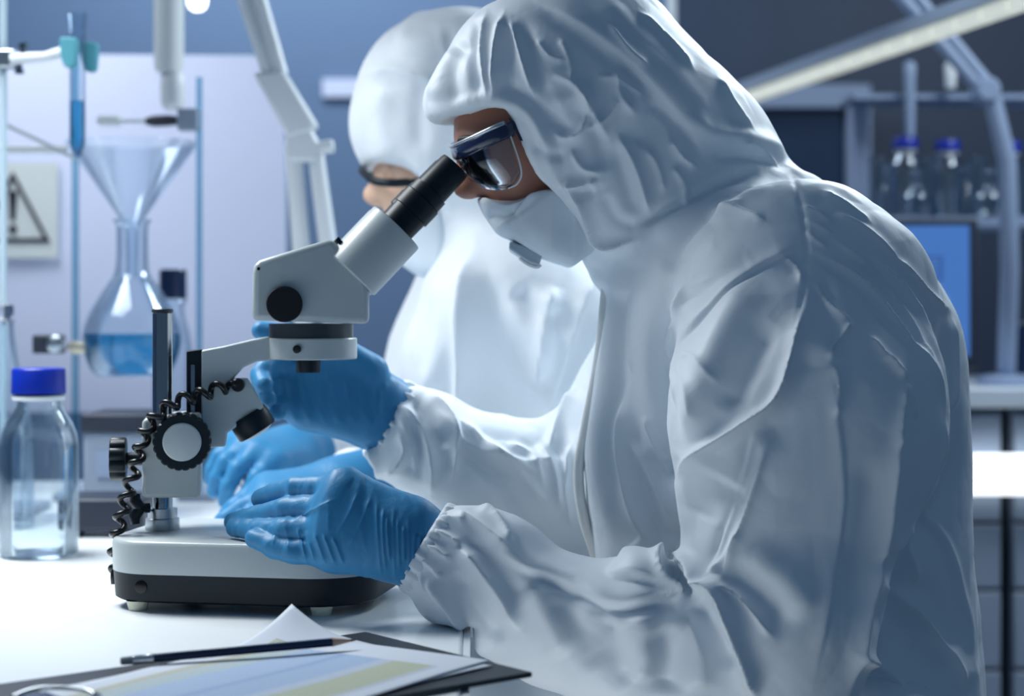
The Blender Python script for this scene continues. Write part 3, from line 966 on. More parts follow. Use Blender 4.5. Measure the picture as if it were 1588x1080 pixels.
outer = smooth_prof([(0, 52 * k), (zz(578), 60 * k), (zz(560), 70 * k), (zz(535), 76 * k), (zz(515), 76 * k), (zz(490), 68 * k), (zz(465), 54 * k), (zz(440), 38 * k), (zz(425), 28 * k), (zz(400), 25 * k), (zz(352), 25 * k), (zz(345), 29 * k), (zz(340), 29 * k)])
vessel('glass_body', (fx, Yf, z0), outer, 'thin', .0018, e)
bm = bmesh.new(); lathe(bm, (fx, Yf, z0), (0, 0, 1), smooth_prof([(.003, 50 * k), (zz(576), 58 * k), (zz(560), 67 * k), (zz(535), 73 * k), (zz(517), 73 * k)], 24), 56); obj('liquid', bm, 'blue_liquid', e, 60)
# funnel in its neck
e = empty('funnel', Vector((fx, Yf, at(205, 420, Yf).z))); tag(e, 'wide clear glass funnel standing in the neck of the blue flask', 'funnel')
z0 = at(205, 430, Yf).z
bm = bmesh.new(); lathe(bm, (fx, Yf, z0), (0, 0, 1), [(0, 9 * k), (zz(356) - zz(430), 11 * k), (zz(344) - zz(430), 16 * k), (zz(224) - zz(430), 100 * k), (zz(221) - zz(430), 102 * k), (zz(220) - zz(430), 100 * k), (zz(224) - zz(430), 97.5 * k), (zz(344) - zz(430), 13.5 * k), (zz(356) - zz(430), 8.5 * k), (0, 7 * k)], 64, False)
obj('cone', bm, 'thin', e, 60)
# third stand with the white sleeved clamp and the cream column
Yc = 2.66; k = Yc / F
x3 = retort(309, Yc, 120, .0045, 'retort_stand', 'glass upright stand right of the funnel, behind the steel pole', 'thin_teal')
e = empty('clamp', at(300, 186, Yc)); tag(e, 'horizontal clamp with white sleeve and dark grip above the funnel', 'clamp')
bm = bmesh.new(); box(bm, at(293, 186, Yc - .004), (.030, .03, .032)); obj('boss', bm, 'equip', e, 30, .003)
bm = bmesh.new(); tube(bm, [at(226, 188, Yc), at(238, 188, Yc), at(262, 187, Yc), at(280, 187, Yc)], [.005, .0085, .0085, .006], 14); obj('grip', bm, 'equip_dark', e, 60)
bm = bmesh.new(); rod(bm, at(150, 187, Yc), at(230, 188, Yc), .003); obj('shank', bm, 'brushed', e)
bm = bmesh.new(); tube(bm, [at(152, 187, Yc), at(156, 187, Yc), at(184, 187, Yc), at(190, 187, Yc)], [.005, .0085, .0085, .005], 16); obj('sleeve', bm, 'white_plastic', e, 60)
cxp = at(262, 100, 2.78); k = 2.78 / F
e = empty('glass_column', at(268, 175, 2.78)); tag(e, 'tall cream column with rounded white end above the funnel', 'column')
bm = bmesh.new(); z0 = at(262, 112, 2.78).z; lathe(bm, (cxp.x, 2.78, z0), (0, 0, 1), [(0, 20 * k), (.01, 23 * k), (.40, 23 * k)], 40); obj('sleeve', bm, mat('cream_sleeve', (.76, .80, .80), .4), e, 60)
bm = bmesh.new(); z1 = at(262, 172, 2.78).z; lathe(bm, (at(268, 100, 2.78).x, 2.78, z1), (0, 0, 1), [(0, 9 * k), (.004, 15 * k), (.014, 19 * k), (.04, 20 * k), (.056, 18 * k), (.064, 12 * k)], 40); obj('bulb', bm, 'white_plastic', e, 60)
# hanging lamp bulb, top
e = empty('lamp_bulb', at(304, -40, 2.95)); k = 2.95 / F
bm = bmesh.new(); p = at(306, 18, 2.95); lathe(bm, p, (0, 0, 1), [(0, .001), (.002, .009), (.007, .014), (.016, .0165), (.028, .016), (.045, .012)], 32); obj('glass', bm, 'lamp', e, 80)
bm = bmesh.new(); lathe(bm, p + Vector((0, 0, .044)), (0, 0, 1), [(0, .012), (.03, .012), (.034, .005), (.62, .003)], 24); obj('cap', bm, 'white_plastic', e, 40)
tag(e, 'small glowing lamp bulb hanging at the top left', 'lamp')
# bottle in front of the panel
p = at(268, 740, 2.84)
blue_cap_bottle('small bottle with dark blue cap standing right of the funnel neck', p.x, 2.84, .032, at(268, 418, 2.84).z - TZ, None, TZ, 1.0, 'thin', cap='navy')
# dark bench device and grey instrument
bm = bmesh.new(); Yd = 2.235; a, b = at(88, 838, Yd), at(222, 786, Yd)
box(bm, ((a.x + b.x) / 2, Yd + .05, TZ + .008 + .020), (b.x - a.x, .10, .040))
dv = obj('hotplate', bm, 'equip_dark', smooth=30, bevel=.005); tag(dv, 'low dark hotplate on the table between bottle and microscope', 'hotplate')
for sx in (-.035, .03):
    bm = bmesh.new(); lathe(bm, ((a.x + b.x) / 2 + sx, Yd + .012, TZ), (0, 0, 1), [(0, .011), (.0085, .013)], 16); obj('foot', bm, 'equip_dark', dv)
bm = bmesh.new(); Yd = 2.40; a, b = at(128, 800, Yd), at(236, 668, Yd)
box(bm, ((a.x + b.x) / 2, Yd + .06, (TZ + b.z) / 2), (b.x - a.x, .12, b.z - TZ))
iv = obj('bench_instrument', bm, 'equip', smooth=30, bevel=.006); tag(iv, 'grey bench instrument with dark lid behind the cord', 'instrument')
bm = bmesh.new(); box(bm, ((a.x + b.x) / 2 + .004, Yd + .06, b.z + .010), (b.x - a.x + .012, .13, .024)); obj('lid', bm, 'equip_dark', iv, 30, .004)
bm = bmesh.new(); a, b = at(150, 700, Yd - .001), at(200, 740, Yd - .001); box(bm, ((a.x + b.x) / 2, Yd - .001, (a.z + b.z) / 2), (b.x - a.x, .003, a.z - b.z)); obj('display', bm, 'frame', iv, 0)

# white jointed lamp arm
Ya = 2.60
e = empty('desk_lamp', at(480, 770, Ya)); tag(e, 'white jointed desk lamp arm rising left of the second person', 'lamp')
for dy in (0, .022):
    bm = bmesh.new(); tube(bm, [at(366 - dy * 0, -40, Ya + dy), at(420, 122, Ya + dy)], .0105, 14); obj('upper_bar', bm, 'white_plastic', e, 60)
    bm = bmesh.new(); tube(bm, [at(392, -40, Ya + dy), at(436, 116, Ya + dy)], .0105, 14); obj('upper_bar', bm, 'white_plastic', e, 60)
bm = bmesh.new(); prism(bm, [at(391, 112, Ya - .016), at(440, 110, Ya - .016), at(490, 192, Ya - .016), at(478, 204, Ya - .016), at(446, 214, Ya - .016)], (0, .054, 0)); obj('sleeve', bm, 'white_plastic', e, 30, .006)
bm = bmesh.new(); prism(bm, [at(446, 200, Ya - .010), at(482, 200, Ya - .010), at(500, 232, Ya - .010), at(494, 250, Ya - .010), at(444, 250, Ya - .010), at(440, 230, Ya - .010)], (0, .042, 0)); obj('joint', bm, 'white_plastic', e, 30, .006)
bm = bmesh.new(); lathe(bm, at(505, 228, Ya - .004), (1, 0, .1), [(-.012, .008), (0, .010), (.010, .010), (.012, .008)], 20); kn2 = obj('tension_knob', bm, 'white_plastic', e, 40)
for (a, b, c_, d_) in ((456, 244, 470, 420), (490, 240, 514, 420)):
    bm = bmesh.new(); tube(bm, [at(a, b, Ya + .01), at(c_, d_, Ya + .01), at(c_ + (c_ - a) * .8, 790, Ya + .01) if False else at(c_ + 4, 776, Ya + .01)], [.012, .0135, .0135], 14); obj('lower_bar', bm, 'white_plastic', e, 60)
bm = bmesh.new(); lathe(bm, at(496, 470, Ya + .01) * 1 - Vector((0, 0, at(496, 470, Ya).z - TZ)), (0, 0, 1), [(0, .085), (.012, .085), (.020, .078), (.024, .03)], 40); obj('base', bm, 'white_plastic', e, 40)

# ------------------------------------------------------------------ background at the right
# counter with drawer fronts
Yk = 3.45
ct = at(1490, 603, Yk).z
xa, xb = .62, 1.9
bm = bmesh.new(); box(bm, ((xa + xb) / 2, Yk + .30, ct - .018), (xb - xa + .03, .64, .036)); w_ = obj('worktop', bm, 'cabinet', smooth=30, bevel=.003); tag(w_, 'pale worktop along the back right under the monitor', 'worktop')
xc = at(1563, 800, Yk).x
for (x0, x1, lab) in ((xa, xc - .008, 'pale drawer cabinet just right of the seated back'), (xc + .008, xb, 'pale drawer cabinet at the right edge beside the dark gap')):
    bm = bmesh.new(); box(bm, ((x0 + x1) / 2, Yk + .31, (ct - .036 + .08) / 2), (x1 - x0, .58, ct - .036 - .08)); cbn = obj('drawer_cabinet', bm, 'gap', smooth=30)
    tag(cbn, lab, 'cabinet', 'drawer cabinets at the back right')
    bm = bmesh.new(); box(bm, ((x0 + x1) / 2, Yk + .33, .04), (x1 - x0, .5, .08)); obj('plinth', bm, 'equip_dark', cbn, 0)
    zs = [at(0, y, Yk).z for y in (642, 812, 916, 1040)] + [.09]
    for za, zb in zip(zs, zs[1:]):
        bm = bmesh.new(); box(bm, ((x0 + x1) / 2, Yk + .012, (za + zb) / 2), (x1 - x0 - .01, .022, za - zb - .008)); dr = obj('drawer', bm, 'drawer', cbn, 30, .003)
        bm = bmesh.new(); box(bm, ((x0 + x1) / 2, Yk - .010, zb + (za - zb) * .8), (.12, .02, .012)); obj('handle', bm, 'brushed', dr, 30, .003)
# glowing box added on the drawer fronts, standing in for a lit niche
bm = bmesh.new(); a, b = at(1380, 768, Yk - .03), at(1760, 706, Yk - .03); box(bm, ((a.x + b.x) / 2, Yk - .020, (a.z + b.z) / 2), (b.x - a.x, .036, b.z - a.z)); tag(obj('glow_strip', bm, mat('bright_strip', (.9, .9, .9), .5, emit=((.95, 1.0, 1.0), 1.6)), smooth=30, bevel=.004), 'bright white band along the right drawer fronts, added glow for a lit niche', 'lamp')
# monitor
Ym = 3.30
a, b = at(1150, 570, Ym), at(1511, 340, Ym)
mt = Matrix.Translation(((a.x + b.x) / 2, Ym, (a.z + b.z) / 2)) @ Matrix.Rotation(math.radians(-12), 4, 'Z') @ Matrix.Rotation(math.radians(-4), 4, 'X')
Wm, Hm = (b.x - a.x), (b.z - a.z)
def ml(x, y, z):
    return mt @ Vector((x, y, z))
def mbox(c, s):
    bm = bmesh.new(); box(bm, (0, 0, 0), s); bmesh.ops.translate(bm, verts=bm.verts, vec=c); bm.transform(mt); return bm
mon = obj('monitor', mbox((0, .012, 0), (Wm, .03, Hm)), 'equip_dark', smooth=30, bevel=.004)
tag(mon, 'dark framed monitor with blue screen on the back counter', 'monitor')
scr = obj('screen', mbox((0, -.0045, .004), (Wm - .030, .003, Hm - .034)), mat('screen_blue', (.02, .05, .12), .3, emit=((.062, .18, .52), .80)), mon, 0)
dk = mat('screen_text', (.02, .04, .1), .3, emit=((.025, .085, .30), .8))
lt = mat('screen_light', (.02, .05, .12), .3, emit=((.12, .28, .66), .9))
obj('window_block', mbox((.115, -.0065, .045), (.072, .001, .046)), dk, scr, 0)
obj('window_block', mbox((.085, -.0065, -.03), (.15, .001, .05)), lt, scr, 0)
for i_ in range(5):
    obj('text_line', mbox((.115, -.0075, .061 - i_ * .008), (.062, .0006, .0024)), lt, scr, 0)
bm = bmesh.new(); cz = ml(0, .03, -Hm / 2)
box(bm, (cz.x, cz.y + .02, (ct + cz.z + .08) / 2), (.06, .03, cz.z + .08 - ct)); obj('stand', bm, 'equip_dark', mon, 30, .003)
bm = bmesh.new(); box(bm, (cz.x, cz.y + .02, ct + .008), (.24, .18, .014)); obj('stand_base', bm, 'equip_dark', mon, 30, .004)

# glass shelf with bottles and glassware above the monitor
Yg = 3.72; zs = at(0, 338, Yg).z
bm = bmesh.new(); a, b = at(1300, 338, Yg), at(1900, 338, Yg); box(bm, ((a.x + b.x) / 2, Yg + .05, zs - .010), (b.x - a.x, .26, .018)); shf = obj('shelf', bm, 'frame', smooth=30)
for px in (1318, 1760):
    bm = bmesh.new(); p = at(px, 340, Yg); box(bm, (p.x, Yg + .15, (ct + zs) / 2 - .01), (.03, .03, zs - ct - .02)); obj('upright', bm, 'frame', shf, 30)
tag(shf, 'pale shelf above the monitor holding a row of glassware', 'shelf')
k = Yg / F
for px, top, lab in ((1404, 214, 'blue capped bottle on the shelf, leftmost of the three'), (1469, 218, 'blue capped bottle on the shelf, middle of the three'), (1563, 220, 'blue capped bottle on the shelf, rightmost of the three')):
    p = at(px, 300, Yg)
    blue_cap_bottle(lab, p.x, Yg, 25 * k, at(0, top, Yg).z - zs, .055, zs, 1.15, 'thin_bottle', 'water', group='blue capped bottles on the shelf')
def jar(name, px, dy, prof_px, lab, cat, m='thin_bottle'):
    p = at(px, 300, Yg + dy); kk = (Yg + dy) / F
    zz_ = lambda py: max(at(0, py, Yg + dy).z - zs, .0)
    o = vessel(name, (p.x, Yg + dy, zs + .0005), smooth_prof([(zz_(py) + (.0 if i else 0), r * kk) for i, (py, r) in enumerate(prof_px)], 26), m, .0018, None, 32)
    tag(o, lab, cat)
cyl = [(340, 20), (334, 13), (330, 12), (250, 12), (246, 15)]
con = [(340, 24), (334, 25), (310, 20), (280, 10), (262, 9), (258, 12)]
rnd = [(340, 10), (334, 18), (318, 24), (302, 20), (290, 10), (268, 9), (264, 12)]
jar('measuring_cylinder', 1360, -.02, cyl, 'clear measuring cylinder at the left end of the shelf row', 'cylinder')
jar('conical_flask', 1380, .07, con, 'conical flask behind, left of the first blue capped bottle', 'flask')
jar('measuring_cylinder', 1436, .10, cyl, 'clear cylinder between the first and second blue capped bottles', 'cylinder')
jar('round_flask', 1393 + 28, -.05, rnd, 'small round flask in front of the first blue capped bottle', 'flask')
jar('conical_flask', 1497, .115, con, 'conical flask just right of the middle blue capped bottle', 'flask')
jar('measuring_cylinder', 1516, .02, cyl, 'clear cylinder between the middle and rightmost blue capped bottles', 'cylinder')
jar('round_flask', 1534, -.062, rnd, 'small round flask left of the rightmost blue capped bottle', 'flask')
# upper glass shelf with tall tubes
zu = at(0, 140, Yg).z
bm = bmesh.new(); a, b = at(1330, 140, Yg), at(1900, 140, Yg); box(bm, ((a.x + b.x) / 2, Yg + .12, zu - .008), (b.x - a.x, .16, .010)); us = obj('upper_shelf', bm, 'frame', smooth=30)
for px in (1334, 1740):
    bm = bmesh.new(); p = at(px, 240, Yg + .16); box(bm, (p.x, Yg + .16, (zs + zu) / 2 - .006), (.03, .03, zu - zs - .014)); obj('upright', bm, 'frame', us, 30)
tag(us, 'thin upper shelf line above the blue capped bottles', 'shelf')
for px, y0, y1, lab in ((1411, 96, 212, 'slim pale glass tube hanging down above the first blue capped bottle'), (1474, 96, 138, 'short pale stopper tube standing above the middle bottle')):
    bm = bmesh.new(); tube(bm, [at(px, y0, Yg + .02), at(px, y0 + 6, Yg + .02), at(px, y0 + 30, Yg + .02), at(px, y1 - 1, Yg + .02)], [.008, .0125, .011, .010], 18)
    tag(obj('glass_tube', bm, 'white_plastic' if y1 < 150 else 'frame', smooth=60), lab, 'tube')
# slanting strip lamp
bm = bmesh.new(); pa_, pb_ = at(1135, 161, 4.40), at(1620, -8, 2.84)
dd = (pb_ - pa_).normalized(); side = dd.cross(Vector((0, 0, 1))).normalized()
R3 = Matrix((dd, side, dd.cross(side) * -1)).transposed()
Ls = (pb_ - pa_).length
e = empty('glow_strip', pa_); tag(e, 'long slanting strip lamp running up to the top right corner', 'lamp')
bm = bmesh.new(); box(bm, (pa_ + pb_) / 2 + Vector((0, 0, .024)), (Ls, .055, .022), R=R3); obj('housing', bm, 'equip', e, 30)
nseg = 16
for i_ in range(nseg):
    bm = bmesh.new(); c = pa_ + dd * (Ls * (i_ + .5) / nseg); box(bm, c, (Ls / nseg * .93, .028, .021), R=R3); obj('diffuser', bm, 'led', e, 30)
bm = bmesh.new(); rod(bm, pa_ + Vector((0, .60, .024)), pa_ + Vector((0, -.02, .024)), .012); obj('bracket', bm, 'equip', e)
# pale arm of a second lamp at the right
Yr = 3.50
e = empty('desk_lamp', at(1580, 600, Yr)); tag(e, 'pale jointed lamp arm slanting down behind the strip lamp at right', 'lamp')
for o_ in (0, 26):
    bm = bmesh.new(); tube(bm, [at(1366 + o_, -40, Yr), at(1516 + o_ * .7, 134, Yr)], .013, 14); obj('upper_bar', bm, 'frame', e, 60)
bm = bmesh.new(); lathe(bm, at(1534, 138, Yr - .03), (0, 1, 0), [(0, .020), (.004, .024), (.06, .024), (.064, .020)], 28); obj('joint', bm, 'frame', e, 40)
bm = bmesh.new(); tube(bm, [at(1536, 140, Yr), at(1562, 250, Yr), at(1566, 420, Yr), at(1560, 592, Yr + .1)], [.017, .018, .018, .018], 14); obj('lower_bar', bm, 'frame', e, 60)
bm = bmesh.new(); p = at(1560, 598, Yr + .10); lathe(bm, (at(1560, 500, Yr + .1).x, Yr + .10, ct + .0005), (0, 0, 1), [(0, .06), (.014, .06), (.020, .04)], 32); obj('base', bm, 'frame', e, 40)
# navy storage box by the arm
bm = bmesh.new(); a, b = at(1572, 560, 3.74), at(1650, 500, 3.74); box(bm, ((a.x + b.x) / 2, 3.80, (ct + b.z) / 2), (b.x - a.x, .12, b.z - ct)); tag(obj('storage_box', bm, 'navy', smooth=30, bevel=.004), 'navy box on the worktop at the right edge', 'box')

# ------------------------------------------------------------------ hands
def hand_field(fd, wrist, mcp, fingers, thumb, r=0.0098, palm=0.0135, wr=0.023, wrist2=None, sy=0.75, pk=0.016):
    """wrist point, four knuckle points, four fingers of three points each, thumb of four points; all world points"""
    d = None
    for i, k in enumerate(mcp):
        w = Vector(wrist) + (Vector(mcp[i]) - (Vector(mcp[0]) + Vector(mcp[3])) / 2) * 0.55
        c = fd.cone(w, k, palm * 1.12, palm)
        d = c if d is None else smin(d, c, pk)
    d = smin(d, fd.cone(mcp[0], mcp[3], palm * 0.92, palm * 0.85), 0.01)
    if wrist2 is not None:
        d = smin(d, fd.cone(wrist, wrist2, wr, wr * 1.02, sy), 0.022)
    fg = None
    for k, f in zip(mcp, fingers):
        ch = [k] + list(f)
        rr = [r * 1.14, r * 1.05, r * 0.98, r * 0.84]
        q = None
        for j in range(3):
            c = fd.cone(ch[j], ch[j + 1], rr[j], rr[j + 1])
            q = c if q is None else smin(q, c, 0.003)
        fg = q if fg is None else smin(fg, q, 0.0022)
    rt = [r * 1.7, r * 1.35, r * 1.15, r * 0.92]
    q = None
    for j in range(3):
        c = fd.cone(thumb[j], thumb[j + 1], rt[j], rt[j + 1])
        q = c if q is None else smin(q, c, 0.005)
    return smin(smin(d, fg, 0.009), q, 0.010)

def bounds(pts, pad):
    a = np.array([list(p) for p in pts])
    return a.min(0) - pad, a.max(0) + pad

def glove(parent, wrist, mcp, fingers, thumb, strokes, noise, wrist2, res=0.0022, sub=0, name='glove', **kw):
    pts = [wrist, wrist2] + list(mcp) + [p for f in fingers for p in f] + list(thumb)
    lo, hi = bounds(pts, 0.035)
    fd = Field(lo, hi, res)
    D = hand_field(fd, wrist, mcp, fingers, thumb, wrist2=wrist2, **kw)
    V, Q = surface(fd, D, 2)
    me = to_mesh(name, V, Q, sub)
    if strokes or noise:
        folds(me, strokes, noise)
    return mesh_obj(name, me, 'glove', parent)

# ------------------------------------------------------------------ person at the microscope
HY_ = 1.83                                                            # depth of the head's middle plane
def h(px, py, Y=HY_):
    return at(px, py, Y)


def person_body(fd, q, neck):
    """head with face, neck, trunk, arms; q maps a side-view pixel and a depth offset from the middle plane to the world"""
    D = smin(fd.ellipsoid(q(866, 148), (0.098, 0.076, 0.093)), fd.cone(q(800, 222), q(842, 322), 0.060, 0.044, 1.05), 0.030)
    D = smin(D, fd.cone(q(905, 250), neck, 0.050, 0.055), 0.03)
    for s in (-1, 1):
        D = smin(D, fd.cone(q(722, 216, s * .030), q(752, 224, s * .062), 0.008, 0.007), 0.010)        # brow
    D = smin(D, fd.cone(q(728, 240), q(722, 288), 0.008, 0.014), 0.010)                                # nose
    D = smin(D, fd.cone(q(730, 292, -.008), q(730, 292, .008), 0.010, 0.010), 0.006)
    for s in (-1, 1):
        D = smax(D, -fd.ellipsoid(q(738, 250, s * .045), (0.013, 0.016, 0.010)), 0.008)                # eye sockets
        D = smin(D, fd.cone(q(742, 243, s * .048), q(752, 246, s * .058), 0.0045, 0.004), 0.004)       # upper lids
        D = smin(D, fd.ellipsoid(q(896, 232, s * .073), (0.015, 0.008, 0.028)), 0.006)                 # ears
    D = smin(D, fd.cone(q(775, 324, -.018), q(775, 324, .018), 0.006, 0.006), 0.006)                   # lips
    D = smin(D, fd.cone(q(780, 334, -.015), q(780, 334, .015), 0.006, 0.006), 0.006)
    return D

q1 = lambda px, py, dy=0.0: at(px, py, HY_) + Vector((0, dy, 0))
fd = Field((-0.20, 1.55, 0.50), (0.42, 2.06, 1.36), 0.0042)
D = person_body(fd, q1, h(1060, 390))
D = smin(D, fd.cone(h(1120, 470), h(1220, 1180), 0.100, 0.115), 0.06)
D = smin(D, fd.cone(at(1240, 450, 1.71), at(1205, 1040, 1.63), 0.050, 0.038), 0.03)
D = smin(D, fd.cone(at(1205, 1040, 1.63), at(740, 880, 1.665), 0.037, 0.026), 0.012)
D = smin(D, fd.cone(at(1120, 470, 1.95), at(900, 790, 1.985), 0.046, 0.038), 0.03)
D = smin(D, fd.cone(at(900, 790, 1.985), at(650, 680, 1.935), 0.036, 0.026), 0.012)
V, Q = surface(fd, D, 2)
person = mesh_obj('person', to_mesh('person', V, Q), 'skin')
tag(person, 'person in white hooded coverall bent over the microscope, clear glasses and folded mask', 'person')
for s in (-1, 1):
    bm = bmesh.new()
    bmesh.ops.create_uvsphere(bm, u_segments=20, v_segments=14, radius=0.0115, matrix=Matrix.Translation(q1(745, 250, s * .046)))
    e = obj('eye', bm, 'eye', person, 180)
    bm = bmesh.new()
    lathe(bm, q1(745, 250, s * .046) + Vector((-.0085, 0, -.0045)), (-.88, 0, -.47), [(0, .0058), (.0016, .0052), (.0022, .0030), (.0023, 0)], 18)
    obj('iris', bm, 'hair', e, 180)
    bm = bmesh.new()
    tube(bm, spline([q1(716, 228, s * .022), q1(718, 222, s * .042), q1(742, 222, s * .066)], 8), [.002, .003, .0035, .0035, .003, .003, .002, .0012], 8)
    obj('eyebrow', bm, 'hair', person, 180)

# ---- coverall
def cutoff(fd, c, axis):
    a = Vector(axis).normalized()
    return (fd.X - c[0]) * a.x + (fd.Y - c[1]) * a.y + (fd.Z - c[2]) * a.z

def coverall_field(fd):
    hood = fd.loft([(-28, 868, 950, 1.805, 1.855), (-14, 800, 1005, 1.775, 1.885), (12, 745, 1026, 1.752, 1.908), (45, 714, 1050, 1.736, 1.924),
                    (100, 688, 1105, 1.722, 1.938), (140, 660, 1150, 1.718, 1.942), (165, 652, 1172, 1.716, 1.944), (182, 660, 1184, 1.716, 1.944),
                    (230, 700, 1208, 1.720, 1.940), (280, 725, 1232, 1.720, 1.940), (330, 785, 1280, 1.720, 1.940), (390, 900, 1350, 1.715, 1.945), (430, 930, 1380, 1.72, 1.94)], n=2.05)
    trunk = fd.loft([(285, 960, 1255, 1.775, 1.905), (330, 925, 1318, 1.738, 1.93), (370, 932, 1384, 1.708, 1.96), (420, 946, 1424, 1.685, 1.99), (500, 938, 1478, 1.672, 2.005),
                     (600, 918, 1490, 1.676, 2.00), (700, 902, 1492, 1.69, 1.99), (800, 912, 1496, 1.70, 1.98), (900, 930, 1503, 1.70, 1.98),
                     (1000, 950, 1510, 1.70, 1.98), (1120, 965, 1524, 1.70, 1.98), (1300, 990, 1545, 1.70, 1.98)], n=2.3)
    D = smin(hood, trunk, 0.035)
    # near sleeve
    D = smin(D, fd.ellipsoid(at(1245, 440, 1.70), (0.120, 0.075, 0.085)), 0.05)
    up = smin(fd.cone(at(1240, 470, 1.680), at(1250, 650, 1.630), 0.112, 0.118, 0.66), fd.cone(at(1250, 650, 1.630), at(1205, 960, 1.600), 0.118, 0.082, 0.75), 0.03)
    up = smin(up, fd.cone(at(1205, 960, 1.600), at(1205, 1120, 1.605), 0.082, 0.066, 0.85), 0.03)
    D = smin(D, up, 0.009)
    fore = smin(fd.cone(at(1205, 1100, 1.600), at(985, 990, 1.612), 0.060, 0.070, 0.85), fd.cone(at(985, 990, 1.612), at(862, 964, 1.628), 0.070, 0.056, 0.85), 0.012)
    fore = smin(fore, fd.cone(at(862, 964, 1.628), at(748, 898, 1.645), 0.056, 0.060, 0.85), 0.012)
    fore = smin(fore, fd.cone(at(748, 897, 1.645), at(676, 857, 1.643), 0.059, 0.0415, 0.88), 0.02)
    fore = np.maximum(fore, cutoff(fd, at(664, 850, 1.643), at(640, 834, 1.655) - at(690, 864, 1.653)))
    D = smin(D, fore, 0.012)
    # far sleeve
    far = smin(fd.cone(at(1080, 500, 1.96), at(925, 760, 1.985), 0.085, 0.078), fd.cone(at(925, 770, 1.985), at(740, 735, 1.955), 0.078, 0.060), 0.03)
    far = smin(far, fd.cone(at(740, 730, 1.955), at(655, 685, 1.935), 0.060, 0.052), 0.02)
    far = smin(far, fd.cone(at(655, 685, 1.935), at(606, 655, 1.930), 0.052, 0.043), 0.02)
    far = np.maximum(far, cutoff(fd, at(604, 652, 1.927), at(570, 635, 1.92) - at(630, 668, 1.93)))
    D = smin(D, far, 0.03)
    # face opening of the hood, run right through from side to side
    op = fd.poly([(560, 195), (688, 182), (728, 170), (763, 164), (786, 174), (796, 196), (812, 240), (838, 282), (868, 308), (896, 342), (912, 370), (906, 392), (900, 470), (560, 470)], 1.79)
    op = np.maximum(op, np.abs(fd.Y - 1.83) - 0.20)
    op = np.maximum(op, (fd.X - 0.45))
    lim = fd.poly([(540, 100), (960, 100), (960, 395), (905, 400), (540, 400)], 1.79)
    op = np.maximum(op, lim)
    D = smax(D, -op, 0.007)
    # room for the head: the hood is hollow behind its edge
    cav = smin(fd.ellipsoid(h(850, 190), (0.082, 0.086, 0.100)), fd.cone(h(800, 240), h(850, 330), 0.060, 0.050), 0.03)
    D = smax(D, -cav, 0.006)
    # the sleeve rests on the table top
    D = smax(D, -np.maximum(np.maximum(fd.X + 0.033, fd.Z - (TZ + .0040)), TZ - .06 - fd.Z), 0.003)
    return D

